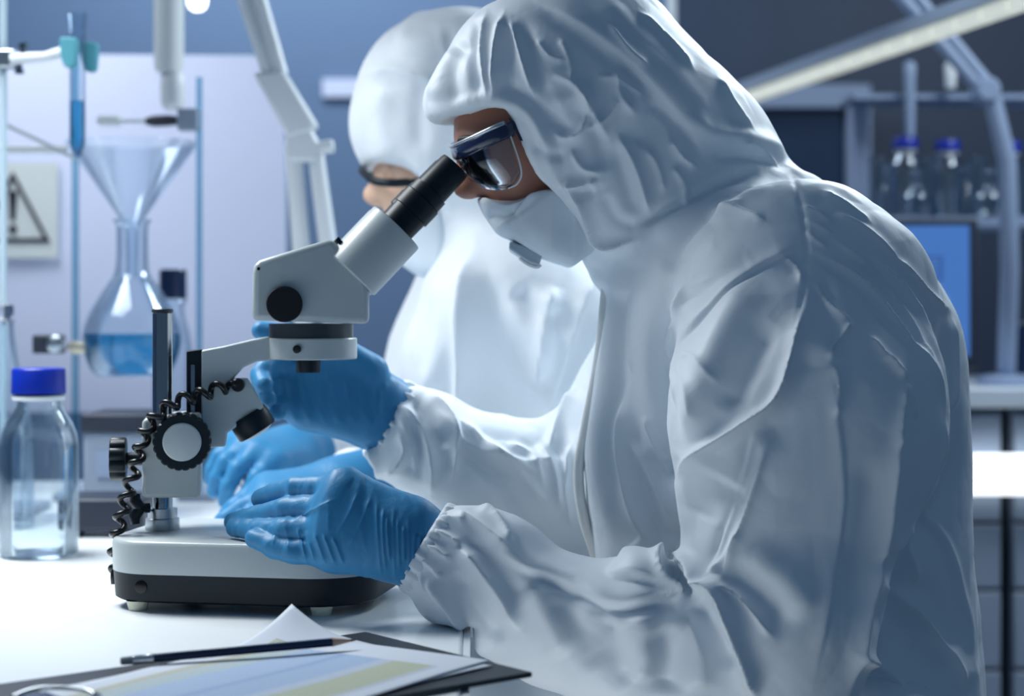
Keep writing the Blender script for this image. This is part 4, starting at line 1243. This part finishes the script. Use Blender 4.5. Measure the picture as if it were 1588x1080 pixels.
fd = Field((-0.165, 1.50, 0.60), (0.505, 2.10, 1.372), 0.0044)
V, Q = surface(fd, coverall_field(fd), 2)
me = to_mesh('coverall', V, Q, 1)
FOLDS = [
    # hood
    ('g', 13, 7, [(1098, 245), (1050, 178), (1000, 122), (930, 62), (835, 2)], 0, 1.83),
    ('r', 10, -4, [(830, 14), (925, 76), (995, 136), (1040, 185), (1088, 250)]),
    ('r', 22, 5, [(905, -6), (960, 30), (1020, 96), (1085, 170), (1130, 215)]),
    ('r', 9, -5, [(746, 24), (738, 90), (746, 150)]), ('s', 8, 5, [(756, 20), (750, 80), (758, 150)]),
    ('s', 8, 6, [(784, 20), (770, 90), (768, 152)]), ('r', 8, -5, [(794, 40), (790, 100), (786, 150)]),
    ('s', 9, 6, [(792, 30), (812, 95), (832, 160)]), ('r', 12, -6, [(806, 30), (835, 110), (850, 165)]),
    ('r', 16, 6, [(708, 70), (682, 120), (672, 160)]), ('r', 12, -4, [(726, 60), (706, 110), (712, 165)]),
    ('r', 11, 7, [(686, 180), (728, 163), (766, 153), (806, 162), (832, 186), (848, 226), (862, 280)]),
    ('r', 14, -9, [(775, 134), (820, 155), (848, 182), (872, 202), (896, 200)]),
    ('s', 10, 6, [(850, 196), (875, 212), (900, 204), (912, 168), (908, 140)]),
    ('s', 9, 5, [(848, 112), (890, 132), (918, 172), (946, 220)]), ('r', 12, -5, [(900, 160), (925, 205), (940, 270)]),
    ('s', 9, 5, [(952, 108), (962, 150), (985, 178)]), ('r', 14, -5, [(1015, 150), (1010, 190), (985, 230)]),
    ('s', 10, 6, [(956, 206), (985, 262), (1010, 334)]), ('r', 12, -4, [(948, 220), (970, 280), (985, 335)]),
    ('s', 9, 6, [(872, 284), (895, 287), (930, 280)]), ('r', 10, -6, [(868, 292), (895, 298), (925, 292)]),
    ('s', 10, 7, [(866, 276), (900, 312), (914, 342), (926, 368), (952, 380), (992, 372)]),
    ('r', 9, -4, [(826, 222), (858, 240), (880, 240)]),
    ('r', 14, 5, [(860, 165), (890, 150), (920, 152)]), ('s', 8, 4, [(885, 230), (905, 260), (936, 268)]),
    ('r', 10, -4, [(935, 300), (955, 340), (990, 352)]), ('s', 8, 4, [(1038, 215), (1056, 245), (1080, 262)]),
    ('r', 16, 7, [(1062, 170), (1092, 206), (1150, 216), (1200, 232), (1226, 256)]),
    ('r', 10, -7, [(1100, 244), (1150, 240), (1200, 250), (1228, 266)]),
    ('s', 7, 3.5, [(985, 20), (1030, 60), (1075, 112)]), ('s', 7, 3, [(868, 58), (884, 98), (888, 132)]), ('s', 7, 3, [(925, 118), (960, 126), (1002, 150)]), ('s', 7, 3.5, [(1000, 228), (1020, 262), (1030, 302)]), ('s', 7, 3, [(1040, 258), (1060, 288), (1066, 322)]),
    ('s', 7, 4, [(962, 148), (940, 182), (906, 202)]), ('s', 7, 3, [(940, 40), (975, 88), (1002, 110)]), ('s', 7, 3, [(1110, 120), (1135, 160), (1165, 205)]), ('s', 7, 3.5, [(1140, 226), (1175, 236), (1212, 258)]), ('s', 7, 3, [(830, 60), (852, 88), (880, 96)]), ('s', 7, 3, [(985, 440), (978, 520), (990, 590)]),
    # collar and shoulder
    ('r', 9, -7, [(980, 352), (1040, 325), (1100, 296), (1180, 262)]), ('r', 16, 5, [(1000, 378), (1060, 342), (1130, 306), (1200, 280)]),
    ('r', 14, -5, [(1030, 430), (1070, 372), (1120, 330)]), ('s', 10, 4, [(1052, 402), (1100, 350), (1160, 312)]),
    ('r', 3.5, -1.6, [(1226, 268), (1242, 320), (1250, 380), (1251, 420)]),
    ('s', 5, 2, [(1240, 322), (1262, 328), (1290, 346)]), ('s', 5, 2, [(1244, 340), (1266, 350), (1290, 366)]), ('s', 5, 2, [(1246, 358), (1262, 372), (1282, 388)]),
    ('g', 8, 3, [(1252, 380), (1180, 414), (1105, 478), (1048, 536)]), ('r', 4, -2, [(1050, 542), (1108, 484), (1182, 420), (1250, 388)]),
    ('s', 6, 3, [(1215, 400), (1235, 420), (1245, 450)]),
    ('s', 8, 5, [(1254, 388), (1300, 415), (1350, 455), (1400, 515), (1450, 600), (1464, 640)]), ('r', 8, -4, [(1262, 402), (1310, 432), (1350, 468), (1395, 525)]),
    ('s', 8, 4, [(1290, 372), (1360, 430), (1410, 500), (1446, 590)]), ('s', 8, 5, [(1340, 390), (1400, 455), (1440, 530), (1466, 622)]),
    ('r', 12, -5, [(1330, 400), (1385, 470), (1430, 560)]), ('s', 9, 5, [(1380, 400), (1430, 450), (1472, 490)]), ('s', 7, 5, [(1470, 488), (1470, 560), (1468, 640)]),
    ('s', 7, 4, [(1345, 520), (1375, 560), (1402, 592)]), ('s', 7, 3, [(1360, 556), (1385, 566), (1402, 590)]), ('s', 7, 4, [(1402, 592), (1395, 640), (1386, 700)]), ('s', 6, 3, [(1403, 592), (1410, 620), (1418, 650)]),
    ('s', 8, 4, [(1262, 440), (1290, 480), (1322, 505)]), ('r', 16, -6, [(1262, 440), (1300, 520), (1310, 560)]), ('s', 8, 4, [(1322, 500), (1300, 530), (1282, 560)]),
    # front of the trunk
    ('r', 26, 8, [(1020, 420), (1008, 500), (1010, 600), (1036, 700)]), ('r', 14, -9, [(1046, 470), (1034, 540), (1046, 620), (1058, 690)]),
    ('s', 10, 7, [(1068, 432), (1060, 480), (1040, 530), (1052, 600), (1054, 650)]),
    ('r', 14, 7, [(962, 400), (952, 500), (946, 600), (930, 700), (946, 800), (962, 850)]), ('r', 12, -7, [(984, 420), (972, 520), (962, 620), (952, 700), (972, 790)]),
    ('s', 11, 7, [(968, 610), (962, 690), (980, 770), (1010, 850)]), ('r', 14, -7, [(985, 640), (988, 710), (1010, 790), (1032, 850)]),
    ('s', 10, 6, [(975, 680), (1000, 720), (1030, 770), (1040, 800)]), ('r', 12, -5, [(1000, 700), (1035, 740), (1052, 700)]),
    ('s', 9, 5, [(1008, 640), (1020, 690), (1045, 720)]),
    # near sleeve
    ('r', 26, 11, [(1182, 430), (1120, 520), (1085, 610), (1060, 700)]), ('r', 22, -8, [(1200, 500), (1150, 590), (1120, 640)]),
    ('r', 4, -1.8, [(1250, 430), (1240, 490), (1222, 560), (1208, 610)]), ('s', 12, 9, [(1248, 470), (1226, 560), (1202, 622), (1150, 662), (1080, 712), (1052, 750)]),
    ('r', 26, -10, [(1262, 530), (1245, 600), (1210, 660), (1170, 680)]),
    ('r', 14, -8, [(1178, 672), (1160, 740), (1132, 830), (1108, 898)]), ('g', 10, 6, [(1102, 895), (1128, 825), (1156, 735), (1172, 668)]), ('s', 9, 5, [(1190, 690), (1170, 760), (1140, 850), (1120, 900)]),
    ('r', 20, 7, [(1100, 690), (1062, 760), (1042, 830)]), ('r', 30, -6, [(1130, 740), (1090, 810)]),
    ('g', 7, 2.5, [(1282, 530), (1294, 620), (1306, 720), (1306, 800), (1288, 920), (1262, 1050)]),
    ('s', 12, 6, [(1392, 640), (1380, 740), (1364, 850), (1338, 970), (1312, 1080)]), ('r', 22, -5, [(1350, 700), (1340, 820), (1310, 960)]),
    ('s', 9, 4, [(1462, 640), (1452, 730), (1418, 800), (1366, 880)]),
    ('r', 26, -9, [(1120, 880), (1180, 925), (1240, 985)]), ('r', 30, 7, [(1150, 850), (1220, 910), (1260, 960)]),
    # elbow and fore sleeve
    ('s', 13, 10, [(1040, 850), (1014, 880), (1022, 910), (1048, 925), (1032, 938)]), ('r', 12, -9, [(1048, 880), (1052, 905), (1080, 920)]), ('s', 10, 8, [(1048, 846), (1078, 880), (1092, 908), (1112, 906)]),
    ('s', 13, 12, [(1074, 922), (1108, 912), (1138, 975), (1166, 1050), (1174, 1090)]), ('r', 13, -10, [(1076, 934), (1096, 968), (1118, 1000), (1140, 1040)]),
    ('s', 10, 5, [(738, 788), (764, 802), (784, 830), (792, 850)]),
    ('g', 13, 7, [(1060, 922), (1004, 936), (944, 936), (886, 908), (812, 882), (745, 842), (706, 812)]), ('r', 10, -6, [(1050, 932), (1000, 944), (945, 944), (885, 918), (815, 892)]),
    ('r', 30, 14, [(965, 858), (985, 880), (980, 910)]), 
    ('r', 26, -10, [(955, 950), (940, 980), (962, 1030), (985, 1060)]), ('r', 24, 9, [(990, 945), (1000, 1000), (985, 1060)]), ('r', 24, -9, [(1020, 970), (1036, 1020), (1030, 1080)]), ('r', 24, 9, [(1060, 950), (1085, 1010), (1090, 1080)]),
    ('s', 12, 7, [(705, 850), (730, 868), (770, 920), (810, 980)]), ('r', 15, -8, [(704, 885), (722, 910), (740, 950), (780, 1000)]), ('s', 12, 7, [(664, 888), (690, 930), (725, 975)]),
    ('r', 14, -7, [(716, 830), (745, 850), (780, 890), (815, 940)]), ('s', 11, 6, [(700, 800), (742, 822), (790, 862)]), ('r', 20, 7, [(820, 905), (850, 960), (880, 1020)]), ('r', 20, -6, [(860, 915), (895, 970), (930, 1040)]),
    ('s', 6, 4, [(656, 866), (672, 878), (688, 896)]), ('s', 6, 4, [(662, 846), (682, 856), (700, 870)]), ('s', 6, 4, [(672, 826), (694, 834), (714, 846)]), ('s', 6, 4, [(682, 808), (704, 812), (724, 820)]), ('s', 6, 4, [(654, 890), (668, 912), (680, 936)]),
    ('r', 15, -10, [(1474, 650), (1466, 760), (1392, 880), (1356, 960), (1322, 1080)], 1.668, 1.80),
    ('s', 8, 4, [(1090, 905), (1062, 880), (1030, 868)]), ('s', 8, 5, [(1108, 900), (1150, 930), (1200, 990)]), ('s', 8, 4, [(1100, 890), (1130, 860), (1148, 820)]), ('s', 9, 2, [(1054, 545), (1085, 560), (1120, 600)]), ('s', 9, 2, [(1052, 560), (1075, 600), (1086, 660)]),
    ('s', 7, 3, [(1110, 330), (1150, 330), (1190, 345)]), ('s', 7, 3, [(1270, 300), (1310, 320), (1350, 350)]), ('s', 8, 3, [(1290, 330), (1340, 358), (1392, 410)]), ('s', 8, 4, [(1290, 560), (1300, 600), (1296, 650)]),
    # lower back
    ('r', 6, 3.5, [(1428, 776), (1468, 850), (1490, 930), (1506, 1020)]), ('r', 8, -4, [(1420, 784), (1460, 860), (1482, 940), (1498, 1030)]),
    ('s', 9, 4, [(1405, 812), (1414, 860), (1422, 910)]), ('r', 26, -12, [(1352, 930), (1410, 985), (1460, 1070)]), ('s', 20, 9, [(1360, 900), (1420, 950), (1470, 1020), (1490, 1080)]),
    ('r', 22, -8, [(1410, 900), (1450, 950), (1480, 1010)]), ('s', 16, 8, [(1320, 1010), (1370, 1040), (1410, 1080)]), ('r', 20, -10, [(1370, 850), (1390, 900), (1400, 950)]),
    # far sleeve
    ('s', 9, 6, [(655, 612), (688, 640), (704, 690), (700, 750)], 1.85, 9), ('r', 10, -6, [(646, 640), (655, 690), (650, 750)], 1.85, 9), ('s', 10, 7, [(705, 650), (765, 706), (850, 745)], 1.85, 9), ('s', 9, 6, [(780, 690), (822, 712), (846, 760)], 1.85, 9), ('s', 9, 6, [(575, 690), (592, 720), (590, 760)], 1.85, 9), ('s', 8, 5, [(618, 640), (640, 690), (644, 740)], 1.85, 9), ('r', 12, -6, [(720, 690), (770, 750), (800, 800)], 1.85, 9), ('s', 10, 7, [(890, 690), (880, 750), (892, 820)], 1.85, 9),
    ('s', 12, 8, [(612, 625), (650, 660), (668, 720), (670, 770)], 1.85, 9), ('r', 12, -7, [(632, 620), (668, 652), (690, 700)], 1.85, 9), ('s', 12, 7, [(668, 630), (720, 690), (800, 720), (880, 715)], 1.85, 9),
    ('r', 14, -7, [(680, 660), (735, 715), (800, 745)], 1.85, 9), ('s', 12, 7, [(740, 690), (800, 735), (850, 780)], 1.85, 9), ('s', 10, 6, [(618, 665), (630, 700), (606, 740)], 1.85, 9), ('r', 10, -6, [(630, 660), (645, 690), (636, 740)], 1.85, 9),
    ('s', 12, 7, [(830, 690), (860, 730), (872, 790)], 1.85, 9), ('r', 14, -6, [(850, 690), (884, 740), (894, 800)], 1.85, 9), ('s', 12, 7, [(900, 600), (870, 660), (850, 700)], 1.85, 9),
]
folds(me, FOLDS, [(0.7, 9, 5, (1, 1, 0.6)), (2.4, 15, 101, (1, 1, 0.55)), (1.0, 34, 131, (1, 1, 0.7))])
coverall = mesh_obj('coverall', me, 'suit', person)

# zip tape along the front edge, neck to lap
bm = bmesh.new()
zp = spline([at(944, 396, 1.83), at(938, 470, 1.835), at(928, 560, 1.835), at(909, 660, 1.835), at(897, 730, 1.835), at(905, 800, 1.835), at(924, 862, 1.835), at(960, 1000, 1.835)], 60)
zp = [p + Vector((-.0005, -.014, 0)) for p in zp]
tube(bm, zp, 0.0055, 8)
obj('zipper', bm, 'zip', coverall, 180)

# gathered cuffs
def cuff(c, axis, r, name='cuff', flat=0.8):
    bm = bmesh.new()
    c, axis = Vector(c), Vector(axis).normalized()
    u, v = frame_of(axis)
    n, k = 120, 10
    rr = []
    for j in range(k + 1):
        a = j / k * 2 * math.pi
        ring = []
        for i in range(n):
            t = 2 * math.pi * i / n
            g = 1 + 0.045 * math.sin(t * 23) + 0.03 * math.sin(t * 37 + 1)
            R = r * g + 0.0035 * math.cos(a)
            p = u * math.cos(t) + v * math.sin(t)
            p = Vector((p.x, p.y * flat, p.z))
            ring.append(c + p * R + axis * 0.008 * math.sin(a))
        rr.append(ring)
    rings(bm, rr, False)
    return obj(name, bm, 'suit', coverall, 180)
cuff(at(667, 851, 1.642), at(640, 834, 1.655) - at(690, 864, 1.653), 0.0405, flat=.88)
cuff(at(605, 653, 1.928), at(570, 635, 1.92) - at(630, 668, 1.93), 0.0425, flat=.95)

# trouser legs and shoes of the seated figure, below the frame
def leg(parent, side_y, m, dz=0.0):
    fd = Field((-0.16, side_y - .13, 0.05), (0.46, side_y + .13, 0.74), 0.010)
    hip, knee, ank = (0.34, side_y, 0.60), (-0.085, side_y, 0.605), (-0.02, side_y, 0.13)
    D = smin(fd.cone(hip, knee, 0.095, 0.072), fd.cone(knee, ank, 0.072, 0.055), 0.03)
    V, Q = surface(fd, D, 2)
    t = mesh_obj('trouser_leg', to_mesh('trouser_leg', V, Q, 1), m, parent)
    fd = Field((-0.26, side_y - .08, -0.01), (0.09, side_y + .08, 0.16), 0.006)
    D = smin(fd.cone((0.02, side_y, 0.05), (-0.17, side_y, 0.035), 0.046, 0.033), fd.cone((0.0, side_y, 0.06), (-0.01, side_y, 0.11), 0.045, 0.048), 0.02)
    D = np.maximum(D, 0.002 - fd.Z)
    V, Q = surface(fd, D, 1)
    mesh_obj('shoe', to_mesh('shoe', V, Q), 'white_plastic', t)
leg(coverall, 1.735, 'suit')
leg(coverall, 1.935, 'suit')

# folded mask
fd = Field((-0.05, 1.72, 1.05), (0.12, 1.94, 1.17), 0.0026)
P = fd.poly([(736, 304), (760, 309), (800, 312), (850, 296), (900, 292), (945, 330), (945, 372), (922, 388), (887, 414), (840, 398), (802, 376), (770, 360), (748, 330)], 1.80)
hw = 0.022 + 0.056 * np.clip((fd.X + 0.035) / 0.075, 0, 1) ** 0.7
D = smax(P, np.abs(fd.Y - HY_) - hw, 0.022)
V, Q = surface(fd, D, 2)
me = to_mesh('face_mask', V, Q, 1)
folds(me, [('g', 6, 3.5, [(770, 354), (800, 330), (830, 308), (856, 290)]), ('r', 4, -2, [(770, 358), (800, 335), (832, 312), (858, 294)]), ('s', 6, 3, [(738, 306), (770, 318), (800, 320), (846, 300)]),
           ('r', 9, -4, [(752, 334), (780, 336), (805, 326)]), ('g', 6, 2.5, [(888, 408), (893, 370), (890, 330), (880, 305)])], [(0.5, 50, 3, (1, 1, 1))])
mask = mesh_obj('face_mask', me, 'mask', person)
bm = bmesh.new()
prism(bm, [at(790, 374, 1.785), at(843, 392, 1.785), at(836, 412, 1.785), at(822, 408, 1.785), at(789, 386, 1.785)], (0, 0.09, 0))
v = obj('exhalation_valve', bm, 'valve', mask, 35, 0.002)
bm = bmesh.new()
tube(bm, spline([at(806, 400, 1.80), at(818, 409, 1.80), at(832, 414, 1.80), at(838, 410, 1.80)], 10), 0.0022, 8)
obj('clip', bm, 'white_plastic', v, 180)

# glasses
glasses = empty('glasses_frame_root', (0, 0, 0))
bpy.data.objects.remove(glasses)
gl = lambda px, py, Y: at(px, py, Y)
bm = bmesh.new()
near = spline([gl(794, 200, 1.742), gl(772, 209, 1.737), gl(740, 224, 1.752), gl(714, 236, 1.783), gl(706, 238, 1.83), gl(712, 233, 1.877), gl(738, 222, 1.908), gl(772, 208, 1.923), gl(794, 200, 1.918)], 40)
u = Vector((-0.28, 0, 0.96)); w = Vector((0.96, 0, 0.28))
rr = []
for i, p in enumerate(near):
    t = (near[min(i + 1, 39)] - near[max(i - 1, 0)]).normalized()
    n = t.cross(u).normalized()
    ring = []
    for a in range(12):
        c, s = math.cos(a * math.pi / 6), math.sin(a * math.pi / 6)
        ring.append(p + u * 0.0072 * (abs(c) ** .6) * (1 if c > 0 else -1) + n * 0.0042 * (abs(s) ** .6) * (1 if s > 0 else -1))
    rr.append(ring)
rings(bm, rr)
specs = obj('glasses', bm, 'navy', person, 50)
bm = bmesh.new()
ridge = [p + u * 0.0075 + (p - h(800, 230)).normalized() * .002 for p in near[2:38]]
tube(bm, ridge, 0.0024, 8)
obj('top_rim', bm, 'brushed', specs, 180)
for s in (-1, 1):
    def gy(px, py, dy):
        return at(px, py, HY_ + s * dy)
    bm = bmesh.new()
    pts = [gy(797, 200, .088), gy(812, 207, .090), gy(840, 216, .089), gy(872, 226, .086)]
    rr = []
    for i, p in enumerate(spline(pts, 14)):
        hgt = 0.0125 - 0.0075 * i / 13
        rr.append([p + Vector((0, dy, 0)) + Vector((-.45, 0, .89)) * dz for dy, dz in ((-.0025, -hgt), (.0025, -hgt), (.0025, hgt), (-.0025, hgt))])
    rings(bm, rr)
    obj('temple', bm, 'navy', specs, 40)
    # wrap-round lens
    bm = bmesh.new()
    top = spline([gy(789, 205, .091), gy(765, 215, .090), gy(735, 230, .072), gy(713, 242, .034)], 14)
    bot = spline([gy(806, 268, .088), gy(790, 291, .086), gy(758, 292, .066), (gy(732, 278, .034))], 14)
    grid = []
    for a, b in zip(top, bot):
        row = []
        for k in range(9):
            t = k / 8
            p = a.lerp(b, t)
            out = (p - gy(830, 240, .02)).normalized()
            row.append(bm.verts.new(p + out * 0.003 * math.sin(math.pi * t)))
        grid.append(row)
    for r0, r1 in zip(grid, grid[1:]):
        for k in range(8):
            bm.faces.new((r0[k], r0[k + 1], r1[k + 1], r1[k]))
    lens = obj('lens', bm, 'lens', specs, 180)
    so = lens.modifiers.new('thick', 'SOLIDIFY')
    so.thickness = 0.0018
    bm = bmesh.new()
    tube(bm, spline([gy(790, 206, .0925), gy(808, 262, .0895), gy(803, 284, .088), gy(788, 292, .0865)], 24), 0.0010, 6)
    obj('lens_edge', bm, 'white_plastic', specs, 180)

# ---- gloved hands
lw = at(632, 838, 1.640)
g1 = glove(person, lw, [at(536, 757, 1.650), at(524, 788, 1.643), at(518, 822, 1.639), at(518, 856, 1.640)],
      [[at(462, 757, 1.680), at(428, 765, 1.708), at(403, 774, 1.733)],
       [at(445, 789, 1.672), at(400, 801, 1.702), at(362, 809, 1.730)],
       [at(444, 822, 1.657), at(404, 823, 1.684), at(364, 819, 1.714)],
       [at(456, 856, 1.644), at(424, 848, 1.655), at(394, 835, 1.667)]],
      [at(600, 806, 1.690), at(545, 800, 1.722), at(500, 795, 1.745), at(462, 788, 1.758)],
      [('s', 4, 1.0 + .5 * (i % 3), [(584 + 8 * i + 3 * (i % 2), 772 + 5 * i + 9 * (i % 3)), (586 + 8 * i, 830 - 4 * (i % 2)), (592 + 7 * i, 898 - 12 * (i % 3))]) for i in range(10)] +
      [('s', 4, 1.4, [(462 + 13 * i, 818 + 3 * i), (470 + 13 * i, 846), (478 + 14 * i, 876)]) for i in range(5)] +
      [('s', 5, 1.1, [(556, 762), (540, 800), (512, 846)]), ('s', 4, .9, [(576, 768), (560, 812), (540, 850)]), ('s', 4, 1.0, [(520, 775), (486, 792), (452, 812)]),
       ('s', 4, .6, [(420, 812), (426, 828), (424, 846)]), ('s', 4, .6, [(440, 812), (446, 830), (446, 856)])],
      [(0.3, 50, 4, (1.6, 1, 0.5)), (0.5, 70, 107, (1.4, 1, .6))], at(688, 868, 1.645), res=0.0020, sub=1, wr=0.0315, palm=0.0178, pk=.024, r=0.0103, sy=0.72)
rw = at(590, 640, 1.915)
glove(person, rw, [at(520, 560, 1.905), at(490, 582, 1.895), at(470, 610, 1.890), at(476, 638, 1.890)],
      [[at(450, 545, 1.890), at(420, 556, 1.865), at(410, 572, 1.850)],
       [at(428, 572, 1.875), at(404, 582, 1.850), at(410, 596, 1.835)],
       [at(424, 604, 1.872), at(404, 606, 1.850), at(416, 618, 1.838)],
       [at(440, 632, 1.874), at(422, 630, 1.856), at(430, 640, 1.845)]],
      [at(575, 575, 1.900), at(520, 540, 1.890), at(450, 522, 1.885), at(405, 513, 1.880)],
      [('s', 6, 1.6, [(440 + 22 * i, 580), (446 + 22 * i, 620), (460 + 23 * i, 660)]) for i in range(7)] + [('s', 5, 1.5, [(590, 600), (585, 640), (560, 680)])],
      [(0.5, 50, 8, (1.4, 1, 0.6))], at(628, 660, 1.922), res=0.0024, sub=0, wr=0.033, palm=0.020, r=0.0108, sy=0.8)

# ------------------------------------------------------------------ second person, further back
Y2 = 2.30
def q2(px, py, dy=0.0):
    """the head template of the first person moved to the second: face at px 620, eyes at py 275"""
    sc = 1.0
    a = math.radians(20)
    x, z = (px - 745) / 1530.0, (250 - py) / 1530.0
    x, z = x * math.cos(a) - z * math.sin(a) * -1, -x * math.sin(a) * 1 + z * math.cos(a)
    o = at(606, 280, Y2)
    return Vector((o.x + x, Y2 + dy, o.z + z))
fd = Field((-0.26, 1.98, 0.52), (0.36, 2.58, 1.46), 0.0055)
D = person_body(fd, q2, at(800, 430, Y2))
D = smin(D, fd.cone(at(800, 440, Y2), at(965, 1100, Y2), 0.10, 0.10), 0.06)
D = smin(D, fd.cone(at(800, 500, 2.20), at(866, 765, 2.195), 0.045, 0.036), 0.03)
D = smin(D, fd.cone(at(866, 765, 2.195), at(540, 752, 2.14), 0.034, 0.026), 0.012)
D = smin(D, fd.cone(at(790, 500, 2.46), at(800, 730, 2.48), 0.045, 0.036), 0.03)
D = smin(D, fd.cone(at(800, 730, 2.48), at(470, 695, 2.34), 0.034, 0.026), 0.012)
V, Q = surface(fd, D, 2)
p2 = mesh_obj('person', to_mesh('person', V, Q), 'skin_far')
tag(p2, 'second person in white coverall and hood cap looking down in the blurred background', 'person')
fd = Field((-0.27, 1.95, 0.56), (0.42, 2.64, 1.47), 0.0075)
hood = fd.loft([(24, 660, 740, 2.26, 2.34), (34, 630, 790, 2.22, 2.38), (60, 592, 830, 2.20, 2.40), (110, 560, 850, 2.185, 2.415), (160, 545, 860, 2.18, 2.42), (200, 543, 865, 2.18, 2.42), (240, 556, 868, 2.182, 2.418),
                (280, 580, 872, 2.185, 2.415), (330, 660, 880, 2.185, 2.415), (390, 690, 900, 2.17, 2.43)], n=2.05)
trunk = fd.loft([(345, 730, 880, 2.22, 2.40), (390, 690, 920, 2.15, 2.46), (430, 662, 950, 2.11, 2.50), (480, 652, 980, 2.09, 2.51), (540, 628, 1000, 2.10, 2.50), (600, 632, 1010, 2.12, 2.48), (700, 690, 1010, 2.13, 2.47), (780, 772, 1010, 2.13, 2.47), (1080, 780, 1010, 2.13, 2.47)], n=2.3)
D = smin(hood, trunk, 0.04)
D = smin(D, smin(fd.cone(at(810, 480, 2.20), at(870, 765, 2.20), 0.085, 0.072), fd.cone(at(870, 765, 2.20), at(556, 748, 2.14), 0.068, 0.042), 0.03), 0.03)
D = smin(D, smin(fd.cone(at(720, 470, 2.44), at(668, 660, 2.46), 0.075, 0.085), fd.cone(at(668, 680, 2.46), at(478, 690, 2.33), 0.072, 0.044), 0.03), 0.03)
op = fd.poly([(500, 272), (566, 266), (600, 258), (640, 262), (672, 292), (682, 330), (672, 350), (500, 350)], Y2)
D = smax(D, -np.maximum(op, np.abs(fd.Y - Y2) - .2), 0.008)
D = smax(D, -smin(fd.ellipsoid(q2(850, 190), (0.086, 0.086, 0.098)), fd.cone(q2(800, 240), q2(850, 330), 0.060, 0.050), 0.03), 0.006)
V, Q = surface(fd, D, 2)
me = to_mesh('coverall', V, Q, 1)
folds(me, [('r', 20, 7, [(612, 60), (650, 70), (700, 66)]), ('s', 16, 5, [(566, 120), (610, 110), (680, 128)]), ('r', 14, -4, [(660, 100), (650, 180), (655, 240)]), ('r', 18, 5, [(600, 130), (590, 190), (610, 250)]),
           ('s', 20, 13, [(740, 380), (726, 460), (722, 560), (720, 700)]), ('r', 22, -13, [(760, 420), (780, 520), (830, 600), (850, 650)]), ('s', 20, 12, [(860, 440), (840, 520), (830, 620)]), ('r', 20, 11, [(690, 420), (690, 520), (672, 620)]),
           ('r', 18, -11, [(800, 440), (830, 480), (870, 500)]), ('s', 18, 12, [(920, 420), (880, 520), (850, 640)])], [(2.5, 11, 21, (1, 1, .6)), (4.0, 12, 121, (1, 1, .6))])
cov2 = mesh_obj('coverall', me, 'suit_far', p2)
leg(cov2, 2.20, 'suit_far')
leg(cov2, 2.40, 'suit_far')
# mask, glasses
fd = Field((-0.19, 2.18, 1.06), (0.02, 2.42, 1.22), 0.004)
P = fd.poly([(600, 316), (630, 318), (672, 306), (700, 330), (712, 400), (690, 432), (650, 430), (612, 404), (598, 360)], Y2)
D = smax(P, np.abs(fd.Y - Y2) - (0.024 + .05 * np.clip((fd.X + .16) / .07, 0, 1)), 0.02)
V, Q = surface(fd, D, 2)
mesh_obj('face_mask', to_mesh('face_mask', V, Q), 'mask', p2)
bm = bmesh.new()
tube(bm, spline([at(634, 283, 2.212), at(606, 284, 2.206), at(580, 280, 2.222), at(564, 268, 2.26), at(562, 264, 2.30), at(566, 264, 2.36), at(610, 276, 2.39)], 30), .0052, 8)
sp2 = obj('glasses', bm, 'black', p2, 180)
bm = bmesh.new(); tube(bm, [at(634, 283, 2.212), at(690, 270, 2.205)], .0035, 8); obj('temple', bm, 'black', sp2, 180)
# gloves: one dark fist on the work, one broad back of hand in the light
def pose(base, fwd, upv, s=1.0):
    f = Vector(fwd).normalized(); u = Vector(upv); u = (u - f * u.dot(f)).normalized(); r = f.cross(u)
    b = Vector(base)
    return lambda x, y, z: b + (f * x + r * y + u * z) * s
def generic_hand(T, curl):
    m = [T(.088, -.036 + .0, .006), T(.094, -.012, .010), T(.090, .012, .008), T(.080, .034, .002)]
    fs = []
    for k, L in zip(m, (.072, .080, .074, .058)):
        o = T(0, 0, 0); f = (T(1, 0, 0) - o); u = (T(0, 0, 1) - o)
        pts, p, a = [], Vector(k), 0
        for j, fr in enumerate((.45, .30, .25)):
            a += curl * (1, 1.2, .8)[j]
            p = p + (f * math.cos(a) - u * math.sin(a)) * L * fr
            pts.append(p.copy())
        fs.append(pts)
    th = [T(.018, -.030, -.006), T(.048, -.052, -.014), T(.074, -.056, -.024), T(.094, -.048, -.032)]
    return m, fs, th
T = pose(at(455, 702, 2.275), at(345, 712, 2.15) - at(455, 702, 2.275), (0.05, -.5, .85))
m_, f_, t_ = generic_hand(T, .55)
glove(p2, T(0, 0, 0), m_, f_, t_, [], [], T(-.035, 0, .0), res=.0035, wr=.034, palm=.017, r=.0105)
T = pose(at(532, 758, 2.085), at(372, 800, 2.02) - at(532, 758, 2.085), (0.25, -.35, .9))
m_, f_, t_ = generic_hand(T, .22)
glove(p2, T(0, 0, 0), m_, f_, t_, [], [], T(-.035, 0, .004), res=.0035, wr=.036, palm=.019, r=.0108)
